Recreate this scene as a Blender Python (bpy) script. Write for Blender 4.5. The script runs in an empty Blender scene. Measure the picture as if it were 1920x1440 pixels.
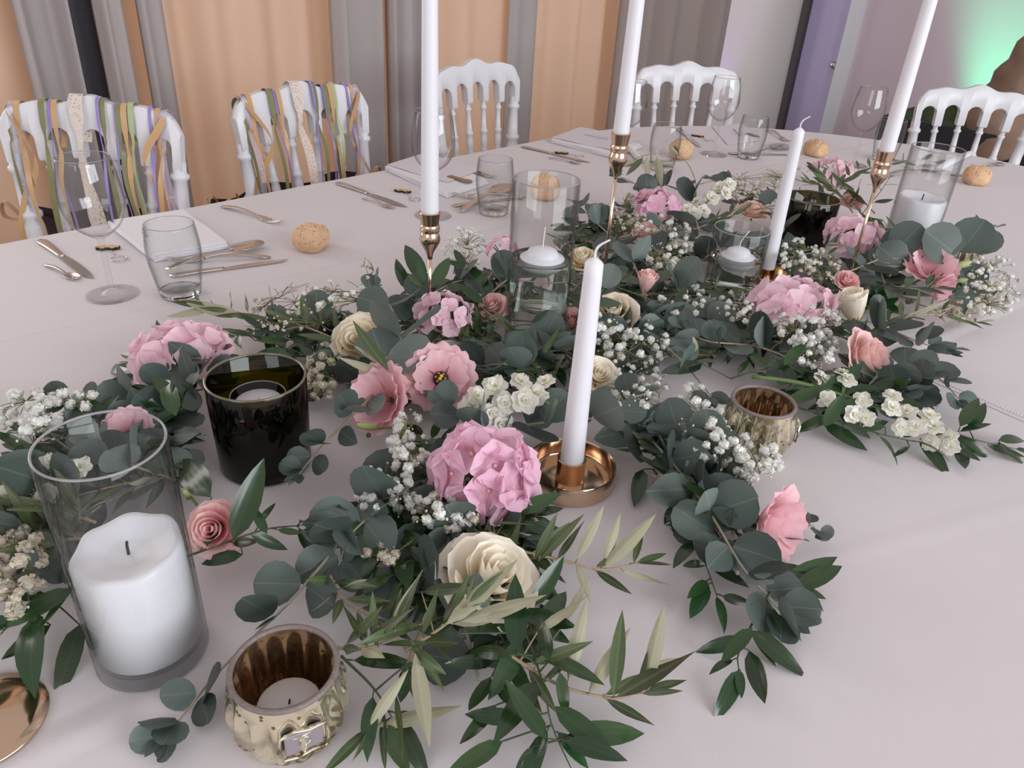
import bpy, bmesh, math, random
from mathutils import Vector, Matrix, noise as mnoise
import numpy as np
R_ = random.Random(7)
SC = bpy.context.scene
COL = SC.collection
# ------------------------------------------------------------------ camera
T = 0.75                      # table-top height (m)
CAMH = 0.507                  # camera above the table
FPX = 1440.0
_d = np.array([(806-960)/FPX, -(3200-720)/FPX, -1.0]); _d /= np.linalg.norm(_d); _up = -_d
_Y = np.array([0, 0, -1.0]); _Y = _Y - _Y.dot(_up)*_up; _Y /= np.linalg.norm(_Y); _X = np.cross(_Y, _up)
RM = np.array([_X, _Y, _up])
cam = bpy.data.objects.new('camera', bpy.data.cameras.new('camera')); COL.objects.link(cam)
cam.data.sensor_width = 36; cam.data.lens = 36*FPX/1920; cam.data.clip_start = 0.02; cam.data.clip_end = 60
cam.matrix_world = Matrix([list(RM[0])+[0], list(RM[1])+[0], list(RM[2])+[T+CAMH], [0, 0, 0, 1]])
SC.camera = cam
def at(x, y, h=0.0):
    """world point at height h above the table seen at photo pixel (x, y)"""
    r = RM @ np.array([(x-960)/FPX, -(y-720)/FPX, -1.0]); t = (h-CAMH)/r[2]
    return Vector((r[0]*t, r[1]*t, T+h))
CAMP = Vector((0, 0, T+CAMH))
def ppm(p): return FPX/max(0.2, -(RM.T @ np.array(p-CAMP))[2])   # pixels per metre at a point
# ------------------------------------------------------------------ world, lights, exposure
SC.view_settings.view_transform = 'Standard'; SC.view_settings.look = 'None'
SC.view_settings.gamma = 1.0; SC.view_settings.exposure = 0.0; SC.view_settings.use_curve_mapping = False
SC.cycles.transparent_max_bounces = 32; SC.cycles.max_bounces = 12
SC.cycles.sample_clamp_indirect = 6
w = bpy.data.worlds.new('world'); SC.world = w; w.use_nodes = True
w.node_tree.nodes['Background'].inputs[0].default_value = (0.84, 0.765, 0.765, 1)
w.node_tree.nodes['Background'].inputs[1].default_value = 0.68
# table frame: a runs along the table, p across it
UA = Vector((0.665, 0.747, 0)).normalized(); UP = Vector((0.747, -0.665, 0)).normalized()
def tp(a, p, z=0.0): return UA*a+UP*p+Vector((0, 0, z))
def area(name, loc, aim, sx, sy, power, col):
    l = bpy.data.lights.new(name, 'AREA'); l.shape = 'RECTANGLE'; l.size = sx; l.size_y = sy; l.energy = power; l.color = col
    o = bpy.data.objects.new(name, l); COL.objects.link(o); o.location = loc
    o.rotation_euler = (Vector(aim)-Vector(loc)).to_track_quat('-Z', 'Y').to_euler(); return o
area('window_light_right', tp(0.9, 3.6, 2.0), tp(0.9, -0.5, 0.8), 3.4, 2.0, 165, (0.90, 0.95, 1.0))
area('fill_light_near', tp(-3.4, 0.6, 2.2), tp(0.8, -0.6, 0.7), 2.2, 1.6, 36, (0.93, 0.96, 1.0))  # added soft fill from the camera side, not a known window
area('window_light_behind_curtain', tp(2.0, -4.0, 1.9), tp(2.0, -2.0, 1.1), 6.5, 2.6, 165, (1.0, 0.95, 0.90))
# ------------------------------------------------------------------ materials
def new_mat(name):
    m = bpy.data.materials.new(name); m.use_nodes = True; nt = m.node_tree; return m, nt, nt.nodes, nt.links
def mat(name, col, rough=0.5, metal=0.0, noise=0.0, nscale=20, bump=0.0, bscale=200, sub=0.0, coat=0.0, vary=0.0, back=None, spec=None, sheen=0.0, trans=0.0, coords='Object'):
    m, nt, N, L = new_mat(name); b = N['Principled BSDF']
    c = (col[0], col[1], col[2], 1)
    b.inputs['Base Color'].default_value = c; b.inputs['Roughness'].default_value = rough; b.inputs['Metallic'].default_value = metal
    if coat: b.inputs['Coat Weight'].default_value = coat; b.inputs['Coat Roughness'].default_value = 0.15
    if spec is not None: b.inputs['Specular IOR Level'].default_value = spec
    if sheen: b.inputs['Sheen Weight'].default_value = sheen
    if sub: b.inputs['Subsurface Weight'].default_value = sub; b.inputs['Subsurface Scale'].default_value = 0.02; b.inputs['Subsurface Radius'].default_value = (1, .8, .7)
    if trans: b.inputs['Transmission Weight'].default_value = trans
    tc = N.new('ShaderNodeTexCoord'); src = tc.outputs[coords]
    out = None
    if noise:
        n = N.new('ShaderNodeTexNoise'); n.inputs['Scale'].default_value = nscale; n.inputs['Detail'].default_value = 4; L.new(src, n.inputs['Vector'])
        mx = N.new('ShaderNodeMix'); mx.data_type = 'RGBA'; L.new(n.outputs['Fac'], mx.inputs['Factor'])
        mx.inputs['A'].default_value = tuple(max(0, v*(1-noise)) for v in col)+(1,); mx.inputs['B'].default_value = tuple(min(1, v*(1+noise)) for v in col)+(1,)
        out = mx.outputs['Result']
    if vary:
        oi = N.new('ShaderNodeObjectInfo'); hs = N.new('ShaderNodeHueSaturation')
        mr = N.new('ShaderNodeMapRange'); mr.inputs['To Min'].default_value = 1-vary; mr.inputs['To Max'].default_value = 1+vary
        L.new(oi.outputs['Random'], mr.inputs['Value']); L.new(mr.outputs[0], hs.inputs['Value'])
        mr2 = N.new('ShaderNodeMapRange'); mr2.inputs['To Min'].default_value = 0.5-vary*0.06; mr2.inputs['To Max'].default_value = 0.5+vary*0.06
        ml = N.new('ShaderNodeMath'); ml.operation = 'MULTIPLY'; ml.inputs[1].default_value = 7.3; fr = N.new('ShaderNodeMath'); fr.operation = 'FRACT'
        L.new(oi.outputs['Random'], ml.inputs[0]); L.new(ml.outputs[0], fr.inputs[0]); L.new(fr.outputs[0], mr2.inputs['Value']); L.new(mr2.outputs[0], hs.inputs['Hue'])
        if out: L.new(out, hs.inputs['Color'])
        else: hs.inputs['Color'].default_value = c
        out = hs.outputs['Color']
    if back:
        g = N.new('ShaderNodeNewGeometry'); mx = N.new('ShaderNodeMix'); mx.data_type = 'RGBA'; L.new(g.outputs['Backfacing'], mx.inputs['Factor'])
        if out: L.new(out, mx.inputs['A'])
        else: mx.inputs['A'].default_value = c
        mx.inputs['B'].default_value = tuple(back)+(1,); out = mx.outputs['Result']
    if out: L.new(out, b.inputs['Base Color'])
    if bump:
        n = N.new('ShaderNodeTexNoise'); n.inputs['Scale'].default_value = bscale; n.inputs['Detail'].default_value = 3; L.new(src, n.inputs['Vector'])
        bp = N.new('ShaderNodeBump'); bp.inputs['Strength'].default_value = bump; bp.inputs['Distance'].default_value = 0.002
        L.new(n.outputs['Fac'], bp.inputs['Height']); L.new(bp.outputs['Normal'], b.inputs['Normal'])
    return m
def leaf_mat(name, top, back, rough, vary, vein=0.15, coat=0.0, glow=0.12):
    """leaf: object-coordinate veins, different underside, a little light through the blade"""
    m = mat(name, top, rough, noise=0.22, nscale=60, vary=vary, back=back, coat=coat)
    nt = m.node_tree; N = nt.nodes; L = nt.links; b = N['Principled BSDF']
    tc = N.new('ShaderNodeTexCoord'); sx = N.new('ShaderNodeSeparateXYZ'); L.new(tc.outputs['Object'], sx.inputs[0])
    ab = N.new('ShaderNodeMath'); ab.operation = 'ABSOLUTE'; L.new(sx.outputs['X'], ab.inputs[0])
    mr = N.new('ShaderNodeMapRange'); mr.inputs['From Min'].default_value = 0.0; mr.inputs['From Max'].default_value = 0.02; mr.inputs['To Min'].default_value = 1; mr.inputs['To Max'].default_value = 0; L.new(ab.outputs[0], mr.inputs['Value'])
    mx = N.new('ShaderNodeMix'); mx.data_type = 'RGBA'; mx.blend_type = 'ADD'; mu = N.new('ShaderNodeMath'); mu.operation = 'MULTIPLY'; mu.inputs[1].default_value = vein
    L.new(mr.outputs[0], mu.inputs[0]); L.new(mu.outputs[0], mx.inputs['Factor'])
    src = b.inputs['Base Color'].links[0].from_socket; L.new(src, mx.inputs['A']); mx.inputs['B'].default_value = (0.5, 0.55, 0.4, 1); L.new(mx.outputs['Result'], b.inputs['Base Color'])
    # ribs
    wv = N.new('ShaderNodeTexWave'); wv.inputs['Scale'].default_value = 5; wv.inputs['Distortion'].default_value = 1.0; wv.bands_direction = 'X'; L.new(tc.outputs['Object'], wv.inputs['Vector'])
    bp = N.new('ShaderNodeBump'); bp.inputs['Strength'].default_value = 0.04; bp.inputs['Distance'].default_value = 0.001; L.new(wv.outputs['Fac'], bp.inputs['Height']); L.new(bp.outputs['Normal'], b.inputs['Normal'])
    if glow:
        tr = N.new('ShaderNodeBsdfTranslucent'); L.new(mx.outputs['Result'], tr.inputs['Color']); ms = N.new('ShaderNodeMixShader'); ms.inputs[0].default_value = glow
        o = N['Material Output']; L.new(b.outputs[0], ms.inputs[1]); L.new(tr.outputs[0], ms.inputs[2]); L.new(ms.outputs[0], o.inputs['Surface'])
    return m
def petal_mat(name, tip, base, span=1.0, vary=0.06, back=None, glow=0.3, rough=0.55):
    """petal: colour runs from base to tip along the petal's own length (local Z stored in vertex colour 't')"""
    m, nt, N, L = new_mat(name); b = N['Principled BSDF']; b.inputs['Roughness'].default_value = rough; b.inputs['Specular IOR Level'].default_value = 0.3
    at_ = N.new('ShaderNodeAttribute'); at_.attribute_name = 't'
    rp = N.new('ShaderNodeValToRGB'); rp.color_ramp.elements[0].color = tuple(base)+(1,); rp.color_ramp.elements[1].color = tuple(tip)+(1,); rp.color_ramp.elements[1].position = span
    L.new(at_.outputs['Fac'], rp.inputs[0])
    oi = N.new('ShaderNodeObjectInfo'); hs = N.new('ShaderNodeHueSaturation'); mr = N.new('ShaderNodeMapRange'); mr.inputs['To Min'].default_value = 1-vary; mr.inputs['To Max'].default_value = 1+vary*0.5
    L.new(oi.outputs['Random'], mr.inputs['Value']); L.new(mr.outputs[0], hs.inputs['Value']); L.new(rp.outputs[0], hs.inputs['Color'])
    L.new(hs.outputs[0], b.inputs['Base Color'])
    tc = N.new('ShaderNodeTexCoord'); n = N.new('ShaderNodeTexNoise'); n.inputs['Scale'].default_value = 3.5; n.inputs['Detail'].default_value = 5; L.new(tc.outputs['Object'], n.inputs['Vector'])
    bp = N.new('ShaderNodeBump'); bp.inputs['Strength'].default_value = 0.3; bp.inputs['Distance'].default_value = 0.004; L.new(n.outputs['Fac'], bp.inputs['Height']); L.new(bp.outputs['Normal'], b.inputs['Normal'])
    tr = N.new('ShaderNodeBsdfTranslucent'); L.new(hs.outputs[0], tr.inputs['Color']); ms = N.new('ShaderNodeMixShader'); ms.inputs[0].default_value = glow
    L.new(b.outputs[0], ms.inputs[1]); L.new(tr.outputs[0], ms.inputs[2]); L.new(ms.outputs[0], N['Material Output'].inputs['Surface'])
    return m
def thin_glass(name, tint=(0.985, 0.99, 0.99), edge=(0.44, 0.48, 0.47), ior=1.42, rough=0.0, pw_=3.0):
    """thin clear glass: light passes straight through, fresnel reflection, greener towards the edge of the wall"""
    m, nt, N, L = new_mat(name); N.remove(N['Principled BSDF'])
    tr = N.new('ShaderNodeBsdfTransparent'); gl = N.new('ShaderNodeBsdfGlossy'); gl.inputs['Roughness'].default_value = rough
    lw = N.new('ShaderNodeLayerWeight'); lw.inputs['Blend'].default_value = 0.5
    mx = N.new('ShaderNodeMix'); mx.data_type = 'RGBA'; p3 = N.new('ShaderNodeMath'); p3.operation = 'POWER'; p3.inputs[1].default_value = pw_; L.new(lw.outputs['Facing'], p3.inputs[0]); L.new(p3.outputs[0], mx.inputs['Factor']); mx.inputs['A'].default_value = tuple(tint)+(1,); mx.inputs['B'].default_value = tuple(edge)+(1,)
    L.new(mx.outputs['Result'], tr.inputs['Color'])
    p5 = N.new('ShaderNodeMath'); p5.operation = 'POWER'; p5.inputs[1].default_value = 5.0; L.new(lw.outputs['Facing'], p5.inputs[0]); fr = N.new('ShaderNodeMapRange'); fr.inputs['To Min'].default_value = ((ior-1)/(ior+1))**2; fr.inputs['To Max'].default_value = 0.6; L.new(p5.outputs[0], fr.inputs['Value'])
    ms = N.new('ShaderNodeMixShader'); L.new(fr.outputs[0], ms.inputs[0]); L.new(tr.outputs[0], ms.inputs[1]); L.new(gl.outputs[0], ms.inputs[2])
    L.new(ms.outputs[0], N['Material Output'].inputs['Surface']); return m
def water_mat(name):
    m, nt, N, L = new_mat(name); N.remove(N['Principled BSDF']); g = N.new('ShaderNodeBsdfGlass'); g.inputs['IOR'].default_value = 1.33; g.inputs['Roughness'].default_value = 0; g.inputs['Color'].default_value = (0.95, 0.98, 0.96, 1)
    L.new(g.outputs[0], N['Material Output'].inputs['Surface']); return m
M = {}
M['wood'] = mat('table_wood', (0.25, 0.16, 0.1), 0.5, noise=0.3)
M['white_paint'] = mat('white_lacquer', (0.72, 0.72, 0.75), 0.35, noise=0.03, nscale=8, bump=0.05, bscale=40)
M['wax'] = mat('white_wax', (0.74, 0.73, 0.77), 0.42, noise=0.02, nscale=10, sub=0.35, bump=0.05, bscale=60)
M['wick'] = mat('wick_cotton', (0.85, 0.83, 0.8), 0.8, bump=0.4, bscale=900)
M['wick_dark'] = mat('burnt_wick', (0.03, 0.025, 0.02), 0.9, bump=0.4, bscale=900)
M['brass'] = mat('polished_brass', (0.74, 0.56, 0.41), 0.14, 1.0, noise=0.08, nscale=30)
M['copper'] = mat('rose_gold_metal', (0.68, 0.50, 0.36), 0.14, 1.0, noise=0.12, nscale=14, bump=0.05, bscale=25)
M['steel'] = mat('cutlery_steel', (0.60, 0.56, 0.52), 0.24, 1.0, noise=0.1, nscale=30, bump=0.03, bscale=60)
M['glass'] = thin_glass('clear_glass')
M['glass2'] = thin_glass('clear_stemware_glass', (0.985, 0.985, 0.985), (0.46, 0.45, 0.48), 1.5, 0.0, 4.5)
M['water'] = water_mat('water')
M['dglass'] = thin_glass('dark_olive_glass', (0.27, 0.24, 0.045), (0.02, 0.02, 0.008), 1.5)
M['bark'] = mat('twig_bark', (0.22, 0.14, 0.09), 0.7, noise=0.4, nscale=80, bump=0.5, bscale=300)
M['stem_green'] = mat('green_stem', (0.11, 0.17, 0.055), 0.5, noise=0.25, nscale=60)
M['stem_thin'] = mat('thin_stem', (0.16, 0.17, 0.07), 0.6, noise=0.3, nscale=60)
M['stem_olive'] = mat('olive_twig', (0.36, 0.27, 0.17), 0.7, noise=0.25, nscale=90)
M['stem_euc'] = mat('eucalyptus_twig', (0.30, 0.27, 0.20), 0.6, noise=0.3, nscale=70)
M['euc'] = leaf_mat('eucalyptus_leaf', (0.078, 0.106, 0.093), (0.16, 0.195, 0.175), 0.5, 0.4, vein=0.12, glow=0.06)
M['rus'] = leaf_mat('ruscus_leaf', (0.019, 0.053, 0.015), (0.055, 0.11, 0.03), 0.24, 0.4, vein=0.02, coat=0.3, glow=0.06)
M['oli'] = leaf_mat('olive_leaf', (0.062, 0.09, 0.032), (0.36, 0.35, 0.235), 0.42, 0.35, vein=0.1, glow=0.07)
M['young'] = leaf_mat('young_leaf', (0.12, 0.26, 0.05), (0.2, 0.32, 0.1), 0.4, 0.2, glow=0.2)
M['p_cream'] = petal_mat('cream_petal', (0.96, 0.89, 0.74), (0.92, 0.72, 0.36), 0.8)
M['p_white'] = petal_mat('ivory_petal', (0.97, 0.915, 0.80), (0.95, 0.80, 0.52), 0.7)
M['p_pink'] = petal_mat('pink_rose_petal', (0.94, 0.66, 0.64), (0.88, 0.26, 0.38), 0.85)
M['p_blush'] = petal_mat('blush_petal', (0.93, 0.66, 0.63), (0.90, 0.54, 0.50), 0.8)
M['p_peach'] = petal_mat('peach_petal', (0.93, 0.68, 0.58), (0.9, 0.56, 0.46), 0.8)
M['p_lis'] = petal_mat('lisianthus_pink_petal', (0.94, 0.62, 0.67), (0.72, 0.26, 0.30), 0.6)
M['p_lisc'] = petal_mat('lisianthus_cream_petal', (0.80, 0.70, 0.52), (0.6, 0.6, 0.3), 0.5)
M['p_hyd'] = petal_mat('hydrangea_petal', (0.90, 0.59, 0.73), (0.85, 0.48, 0.58), 0.6, vary=0.1)
M['p_hydl'] = petal_mat('pale_hydrangea_petal', (0.93, 0.68, 0.77), (0.88, 0.56, 0.64), 0.6, vary=0.1)
M['p_stock'] = petal_mat('stock_petal', (0.90, 0.88, 0.80), (0.55, 0.62, 0.2), 0.38)
M['p_gyp'] = petal_mat('gypsophila_petal', (0.92, 0.92, 0.88), (0.80, 0.80, 0.62), 0.3, vary=0.08)
M['p_gypd'] = petal_mat('faded_gypsophila_petal', (0.78, 0.72, 0.60), (0.6, 0.55, 0.35), 0.3, vary=0.12)
M['budgreen'] = petal_mat('bud_green_petal', (0.62, 0.68, 0.32), (0.28, 0.42, 0.12), 0.7)
M['dark_centre'] = mat('dark_flower_centre', (0.03, 0.015, 0.02), 0.6)
M['yellow'] = mat('yellow_stamen', (0.80, 0.55, 0.05), 0.6)
M['bread'] = mat('bread_crust', (0.66, 0.42, 0.25), 0.75, noise=0.35, nscale=22, bump=0.8, bscale=60)
M['seed'] = mat('sesame_seed', (0.85, 0.72, 0.48), 0.6)
M['seedd'] = mat('linseed', (0.16, 0.08, 0.04), 0.5)
M['napkin'] = mat('white_napkin_cloth', (0.72, 0.70, 0.73), 0.85, bump=0.25, bscale=700, sheen=0.2)
M['card'] = mat('white_card', (0.68, 0.65, 0.70), 0.6, bump=0.05, bscale=300)
M['ink'] = mat('grey_ink', (0.25, 0.23, 0.26), 0.7)
M['tagwood'] = mat('pale_wood', (0.62, 0.42, 0.22), 0.6, noise=0.3, nscale=60)
M['tagedge'] = mat('burnt_wood_edge', (0.035, 0.018, 0.012), 0.7)
# ------------------------------------------------------------------ mesh building
class MB:
    def __init__(s): s.v = []; s.f = []; s.t = []; s.mi = []; s.cur = 0
    def add(s, vs, fs, t=None):
        o = len(s.v); s.v += [tuple(v) for v in vs]; s.f += [tuple(i+o for i in f) for f in fs]; s.t += list(t) if t is not None else [0.0]*len(vs); s.mi += [s.cur]*len(fs); return o
    def grid(s, fn, nu, nv, closed_u=False, tf=None):
        vs = []; ts = []
        for j in range(nv+1):
            for i in range(nu if closed_u else nu+1):
                vs.append(fn(i/nu, j/nv)); ts.append(tf(i/nu, j/nv) if tf else j/nv)
        n = nu if closed_u else nu+1; fs = []
        for j in range(nv):
            for i in range(nu):
                a = j*n+i; b = j*n+(i+1) % n; fs.append((a, b, b+n, a+n))
        s.add(vs, fs, ts)
    def lathe(s, prof, n=32, org=(0, 0, 0), lob=None):
        o = Vector(org); prof = list(prof)
        def fn(u, v):
            k = v*(len(prof)-1); i = min(int(round(k)), len(prof)-1); r, z = prof[i]; a = u*2*math.pi
            if lob: r = lob(a, r, z)
            return (o.x+r*math.cos(a), o.y+r*math.sin(a), o.z+z)
        s.grid(fn, n, len(prof)-1, True)
    def tube(s, pts, rad, n=6, cap=True):
        pts = [Vector(p) for p in pts]; m = len(pts)
        if not isinstance(rad, (list, tuple)): rad = [rad]*m
        t0 = (pts[1]-pts[0]).normalized(); nrm = t0.orthogonal().normalized(); vs = []
        for i, p in enumerate(pts):
            t = (pts[min(i+1, m-1)]-pts[max(i-1, 0)])
            t = t.normalized() if t.length > 1e-9 else t0
            nrm = (nrm-t*nrm.dot(t)); nrm = nrm.normalized() if nrm.length > 1e-6 else t.orthogonal().normalized(); b = t.cross(nrm)
            for k in range(n):
                a = 2*math.pi*k/n; vs.append(p+(nrm*math.cos(a)+b*math.sin(a))*rad[i])
        fs = [(j*n+k, j*n+(k+1) % n, (j+1)*n+(k+1) % n, (j+1)*n+k) for j in range(m-1) for k in range(n)]
        if cap: fs += [tuple(range(n-1, -1, -1)), tuple((m-1)*n+k for k in range(n))]
        s.add(vs, fs, [i/(m-1) for i in range(m) for _ in range(n)])
    def box(s, c, d, rot=None):
        c = Vector(c); x, y, z = [q/2 for q in d]; vs = []
        for sx in (-1, 1):
            for sy in (-1, 1):
                for sz in (-1, 1):
                    v = Vector((sx*x, sy*y, sz*z)); v = rot @ v if rot else v; vs.append(c+v)
        s.add(vs, [(0, 1, 3, 2), (4, 6, 7, 5), (0, 4, 5, 1), (2, 3, 7, 6), (0, 2, 6, 4), (1, 5, 7, 3)])
    def ball(s, c, r, nu=10, nv=6, sc=(1, 1, 1)):
        c = Vector(c)
        def fn(u, v):
            a = u*2*math.pi; b = (v-0.5)*math.pi; return (c.x+r*sc[0]*math.cos(b)*math.cos(a), c.y+r*sc[1]*math.cos(b)*math.sin(a), c.z+r*sc[2]*math.sin(b))
        s.grid(fn, nu, nv, True)
    def prism(s, pts, z0, z1):
        n = len(pts); vs = [(x, y, z0) for x, y in pts]+[(x, y, z1) for x, y in pts]
        s.add(vs, [tuple(range(n-1, -1, -1)), tuple(range(n, 2*n))]+[(i, (i+1) % n, (i+1) % n+n, i+n) for i in range(n)])
    def mesh(s, name, mats, smooth=True):
        me = bpy.data.meshes.new(name); me.from_pydata(s.v, [], s.f); me.update()
        for m in (mats if isinstance(mats, (list, tuple)) else [mats]): me.materials.append(m)
        if any(s.mi): me.polygons.foreach_set('material_index', s.mi)
        me.polygons.foreach_set('use_smooth', [smooth]*len(me.polygons))
        if any(s.t):
            a = me.attributes.new('t', 'FLOAT', 'POINT'); a.data.foreach_set('value', s.t)
        return me
    def build(s, name, mats, parent=None, smooth=True, bevel=0, mat4=None, sharp=None):
        me = s.mesh(name, mats, smooth); o = link(name, me, parent)
        if mat4 is not None: o.matrix_basis = mat4
        if bevel:
            b = o.modifiers.new('b', 'BEVEL'); b.width = bevel; b.segments = 2; b.limit_method = 'ANGLE'
        if sharp is not None:
            me.set_sharp_from_angle(angle=math.radians(sharp))
        return o
def link(name, data, parent=None, loc=None):
    o = bpy.data.objects.new(name, data); COL.objects.link(o)
    if parent: o.parent = parent
    if loc is not None: o.location = loc
    return o
def tag(o, label=None, cat=None, group=None, kind=None):
    if label: o['label'] = label
    if cat: o['category'] = cat
    if group: o['group'] = group
    if kind: o['kind'] = kind
    return o
def thing(name, label, cat, loc=(0, 0, 0), rz=0, group=None):
    o = bpy.data.objects.new(name, None); COL.objects.link(o); o.empty_display_size = 0.02; o.location = loc; o.rotation_euler = (0, 0, rz)
    return tag(o, label, cat, group)
def copy_tree(o, parent=None):
    c = o.copy(); COL.objects.link(c)
    if parent: c.parent = parent
    for ch in KIDS(o): copy_tree(ch, c)
    return c
def KIDS(o): return [x for x in bpy.data.objects if x.parent == o]
def spline(P, n):
    """Catmull-Rom through P, n+1 samples"""
    P = [Vector(p) for p in P]
    if len(P) == 2: return [P[0].lerp(P[1], i/n) for i in range(n+1)]
    Q = [P[0]*2-P[1]]+P+[P[-1]*2-P[-2]]; out = []
    seg = len(P)-1
    for i in range(n+1):
        u = i/n*seg; k = min(int(u), seg-1); t = u-k; a, b, c, d = Q[k:k+4]
        out.append(0.5*((2*b)+(c-a)*t+(2*a-5*b+4*c-d)*t*t+(3*b-a-3*c+d)*t**3))
    return out
# ================================================================== setting
def struct(o): o['kind'] = 'structure'; return o
def vm(name, **k): return mat(name, **k)
M['floor'] = mat('floor_stone', (0.20, 0.17, 0.15), 0.5, noise=0.2, nscale=4)
M['wallg'] = mat('grey_wall_paint', (0.41, 0.39, 0.40), 0.85, noise=0.03, nscale=3, bump=0.1, bscale=150)
M['wallm'] = mat('mauve_grey_wall_paint', (0.72, 0.60, 0.68), 0.85, noise=0.03, nscale=3, bump=0.1, bscale=150)
M['doorl'] = mat('door_tinted_purple_glow', (0.52, 0.46, 0.70), 0.6, noise=0.03, nscale=3)  # purple light falling on the door is put into its base colour
M['frame'] = mat('pale_frame_paint', (0.76, 0.78, 0.83), 0.6, noise=0.03, nscale=3)
M['darkgap'] = mat('dark_seal', (0.06, 0.05, 0.06), 0.8)
b = MB(); b.add([tp(-3.5, -4.4, 0), tp(6, -4.4, 0), tp(6, 4.2, 0), tp(-3.5, 4.2, 0)], [(0, 3, 2, 1)]); struct(b.build('floor', M['floor'], smooth=False))
A_END = 4.55; P_CUR = -2.45
# end wall with a door
def wallbox(name, a0, a1, p0, p1, z0, z1, m, parent=None, bevel=0):
    b = MB(); c = tp((a0+a1)/2, (p0+p1)/2, (z0+z1)/2); rot = Matrix((UA, UP, Vector((0, 0, 1)))).transposed()
    b.box(c, (abs(a1-a0), abs(p1-p0), abs(z1-z0)), rot); o = b.build(name, m, parent, smooth=False)
    if parent is None: struct(o)
    return o
def pw(x, y):       # where the end wall shows at a photo pixel: gives p
    r = RM @ np.array([(x-960)/FPX, -(y-720)/FPX, -1.0]); ra = UA.x*r[0]+UA.y*r[1]; rp = UP.x*r[0]+UP.y*r[1]; t = A_END/ra; return rp*t
p1, p2, p3, p4 = pw(1500, 40), pw(1512, 40), pw(1590, 40), pw(1617, 40)
wallbox('wall_end', A_END, A_END+0.12, P_CUR-0.3, p1, 0, 2.9, M['wallg'])
wallbox('wall_end_right', A_END, A_END+0.12, p4, 4.0, 0, 2.9, M['wallm'])
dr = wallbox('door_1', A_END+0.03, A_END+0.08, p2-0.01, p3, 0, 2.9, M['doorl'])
wallbox('trim_1', A_END-0.015, A_END+0.1, p1, p2, 0, 2.9, M['darkgap'])
wallbox('trim_2', A_END-0.02, A_END+0.1, p3, p4, 0, 2.9, M['frame'])
b = MB()
hp = pw(1561, 122); hz = 1.16
rr = RM @ np.array([(1561-960)/FPX, -(122-720)/FPX, -1.0]); tt = (A_END+0.02)/(UA.x*rr[0]+UA.y*rr[1]); hz = T+CAMH+rr[2]*tt
b.lathe([(0, 0), (0.02, 0), (0.02, 0.006), (0.012, 0.01), (0.012, 0.03), (0, 0.03)], 16)
o = b.build('door_lock', M['steel'], dr); o.matrix_basis = Matrix.Translation(tp(A_END+0.03, hp, hz)) @ (-UA).to_track_quat('Z', 'Y').to_matrix().to_4x4()
# back wall behind the curtains, with the window opening left to the light
wallbox('wall_curtain_low', -3.5, A_END, -4.35, -4.25, 0, 0.5, M['wallg'])
# ------------------------------------------------------------------ curtains
def fabric(name, col, tcol, tr, nscale=300):
    m = mat(name, col, 0.9, noise=0.05, nscale=5, bump=0.2, bscale=nscale, sheen=0.1)
    nt = m.node_tree; N = nt.nodes; L = nt.links; b = N['Principled BSDF']
    t = N.new('ShaderNodeBsdfTranslucent'); t.inputs['Color'].default_value = tuple(tcol)+(1,); ms = N.new('ShaderNodeMixShader'); ms.inputs[0].default_value = tr
    L.new(b.outputs[0], ms.inputs[1]); L.new(t.outputs[0], ms.inputs[2]); L.new(ms.outputs[0], N['Material Output'].inputs['Surface']); return m
M['cur_peach'] = fabric('peach_sheer_curtain', (0.64, 0.52, 0.43), (0.80, 0.62, 0.49), 0.42)
M['cur_grey'] = fabric('taupe_lined_curtain', (0.46, 0.41, 0.40), (0.5, 0.42, 0.38), 0.10)
M['cur_dark'] = fabric('charcoal_lining', (0.075, 0.07, 0.085), (0.05, 0.05, 0.05), 0.02)
M['cur_brown'] = fabric('greige_curtain', (0.36, 0.295, 0.275), (0.5, 0.4, 0.34), 0.10)
def cur_a(x, y, p):  # along coordinate where a plane p=const shows at pixel
    r = RM @ np.array([(x-960)/FPX, -(y-720)/FPX, -1.0]); ra = UA.x*r[0]+UA.y*r[1]; rp = UP.x*r[0]+UP.y*r[1]; return ra*p/rp
def curtain(name, a0, a1, p, m, folds, amp, label, seed=0, z0=0.02, z1=2.8, lean=0.0, sharp=1.0):
    rr = random.Random(seed); n = max(24, int(folds*14)); ph = [rr.uniform(-0.6, 0.6) for _ in range(9)]
    def fn(u, v):
        a = a0+(a1-a0)*u; q = u*folds*2*math.pi+ph[0]+0.7*math.sin(u*5+ph[1])+0.25*math.sin(v*2+ph[2])
        s = math.sin(q); s = math.copysign(abs(s)**sharp, s)
        return tp(a+lean*(v-0.4)*(a1-a0), p+amp*s*(0.75+0.25*math.sin(u*9+ph[3]))+0.3*amp*math.sin(q*0.43+ph[4]), z0+(z1-z0)*v)
    b = MB(); b.grid(fn, n, 10); o = b.build(name, m); so = o.modifiers.new('s', 'SOLIDIFY'); so.thickness = 0.002
    return tag(o, label, 'curtain', 'curtains along the window side')
ca = lambda x, p, y=60: cur_a(x, y, p)
curtain('peach_curtain', ca(-260, P_CUR), ca(120, P_CUR), P_CUR, M['cur_peach'], 2.2, 0.03, 'peach sheer curtain at far left, behind the first beribboned chair', 1)
curtain('grey_curtain', ca(22, P_CUR+.08), ca(128, P_CUR+.08), P_CUR+.09, M['cur_grey'], 1.1, 0.05, 'grey curtain panel between the far-left peach strip and the charcoal gap', 2)
curtain('charcoal_curtain', ca(105, P_CUR-.03), ca(205, P_CUR-.03), P_CUR-.0, M['cur_dark'], 2.0, 0.02, 'charcoal lining seen in the gap above the left chair', 3)
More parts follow.
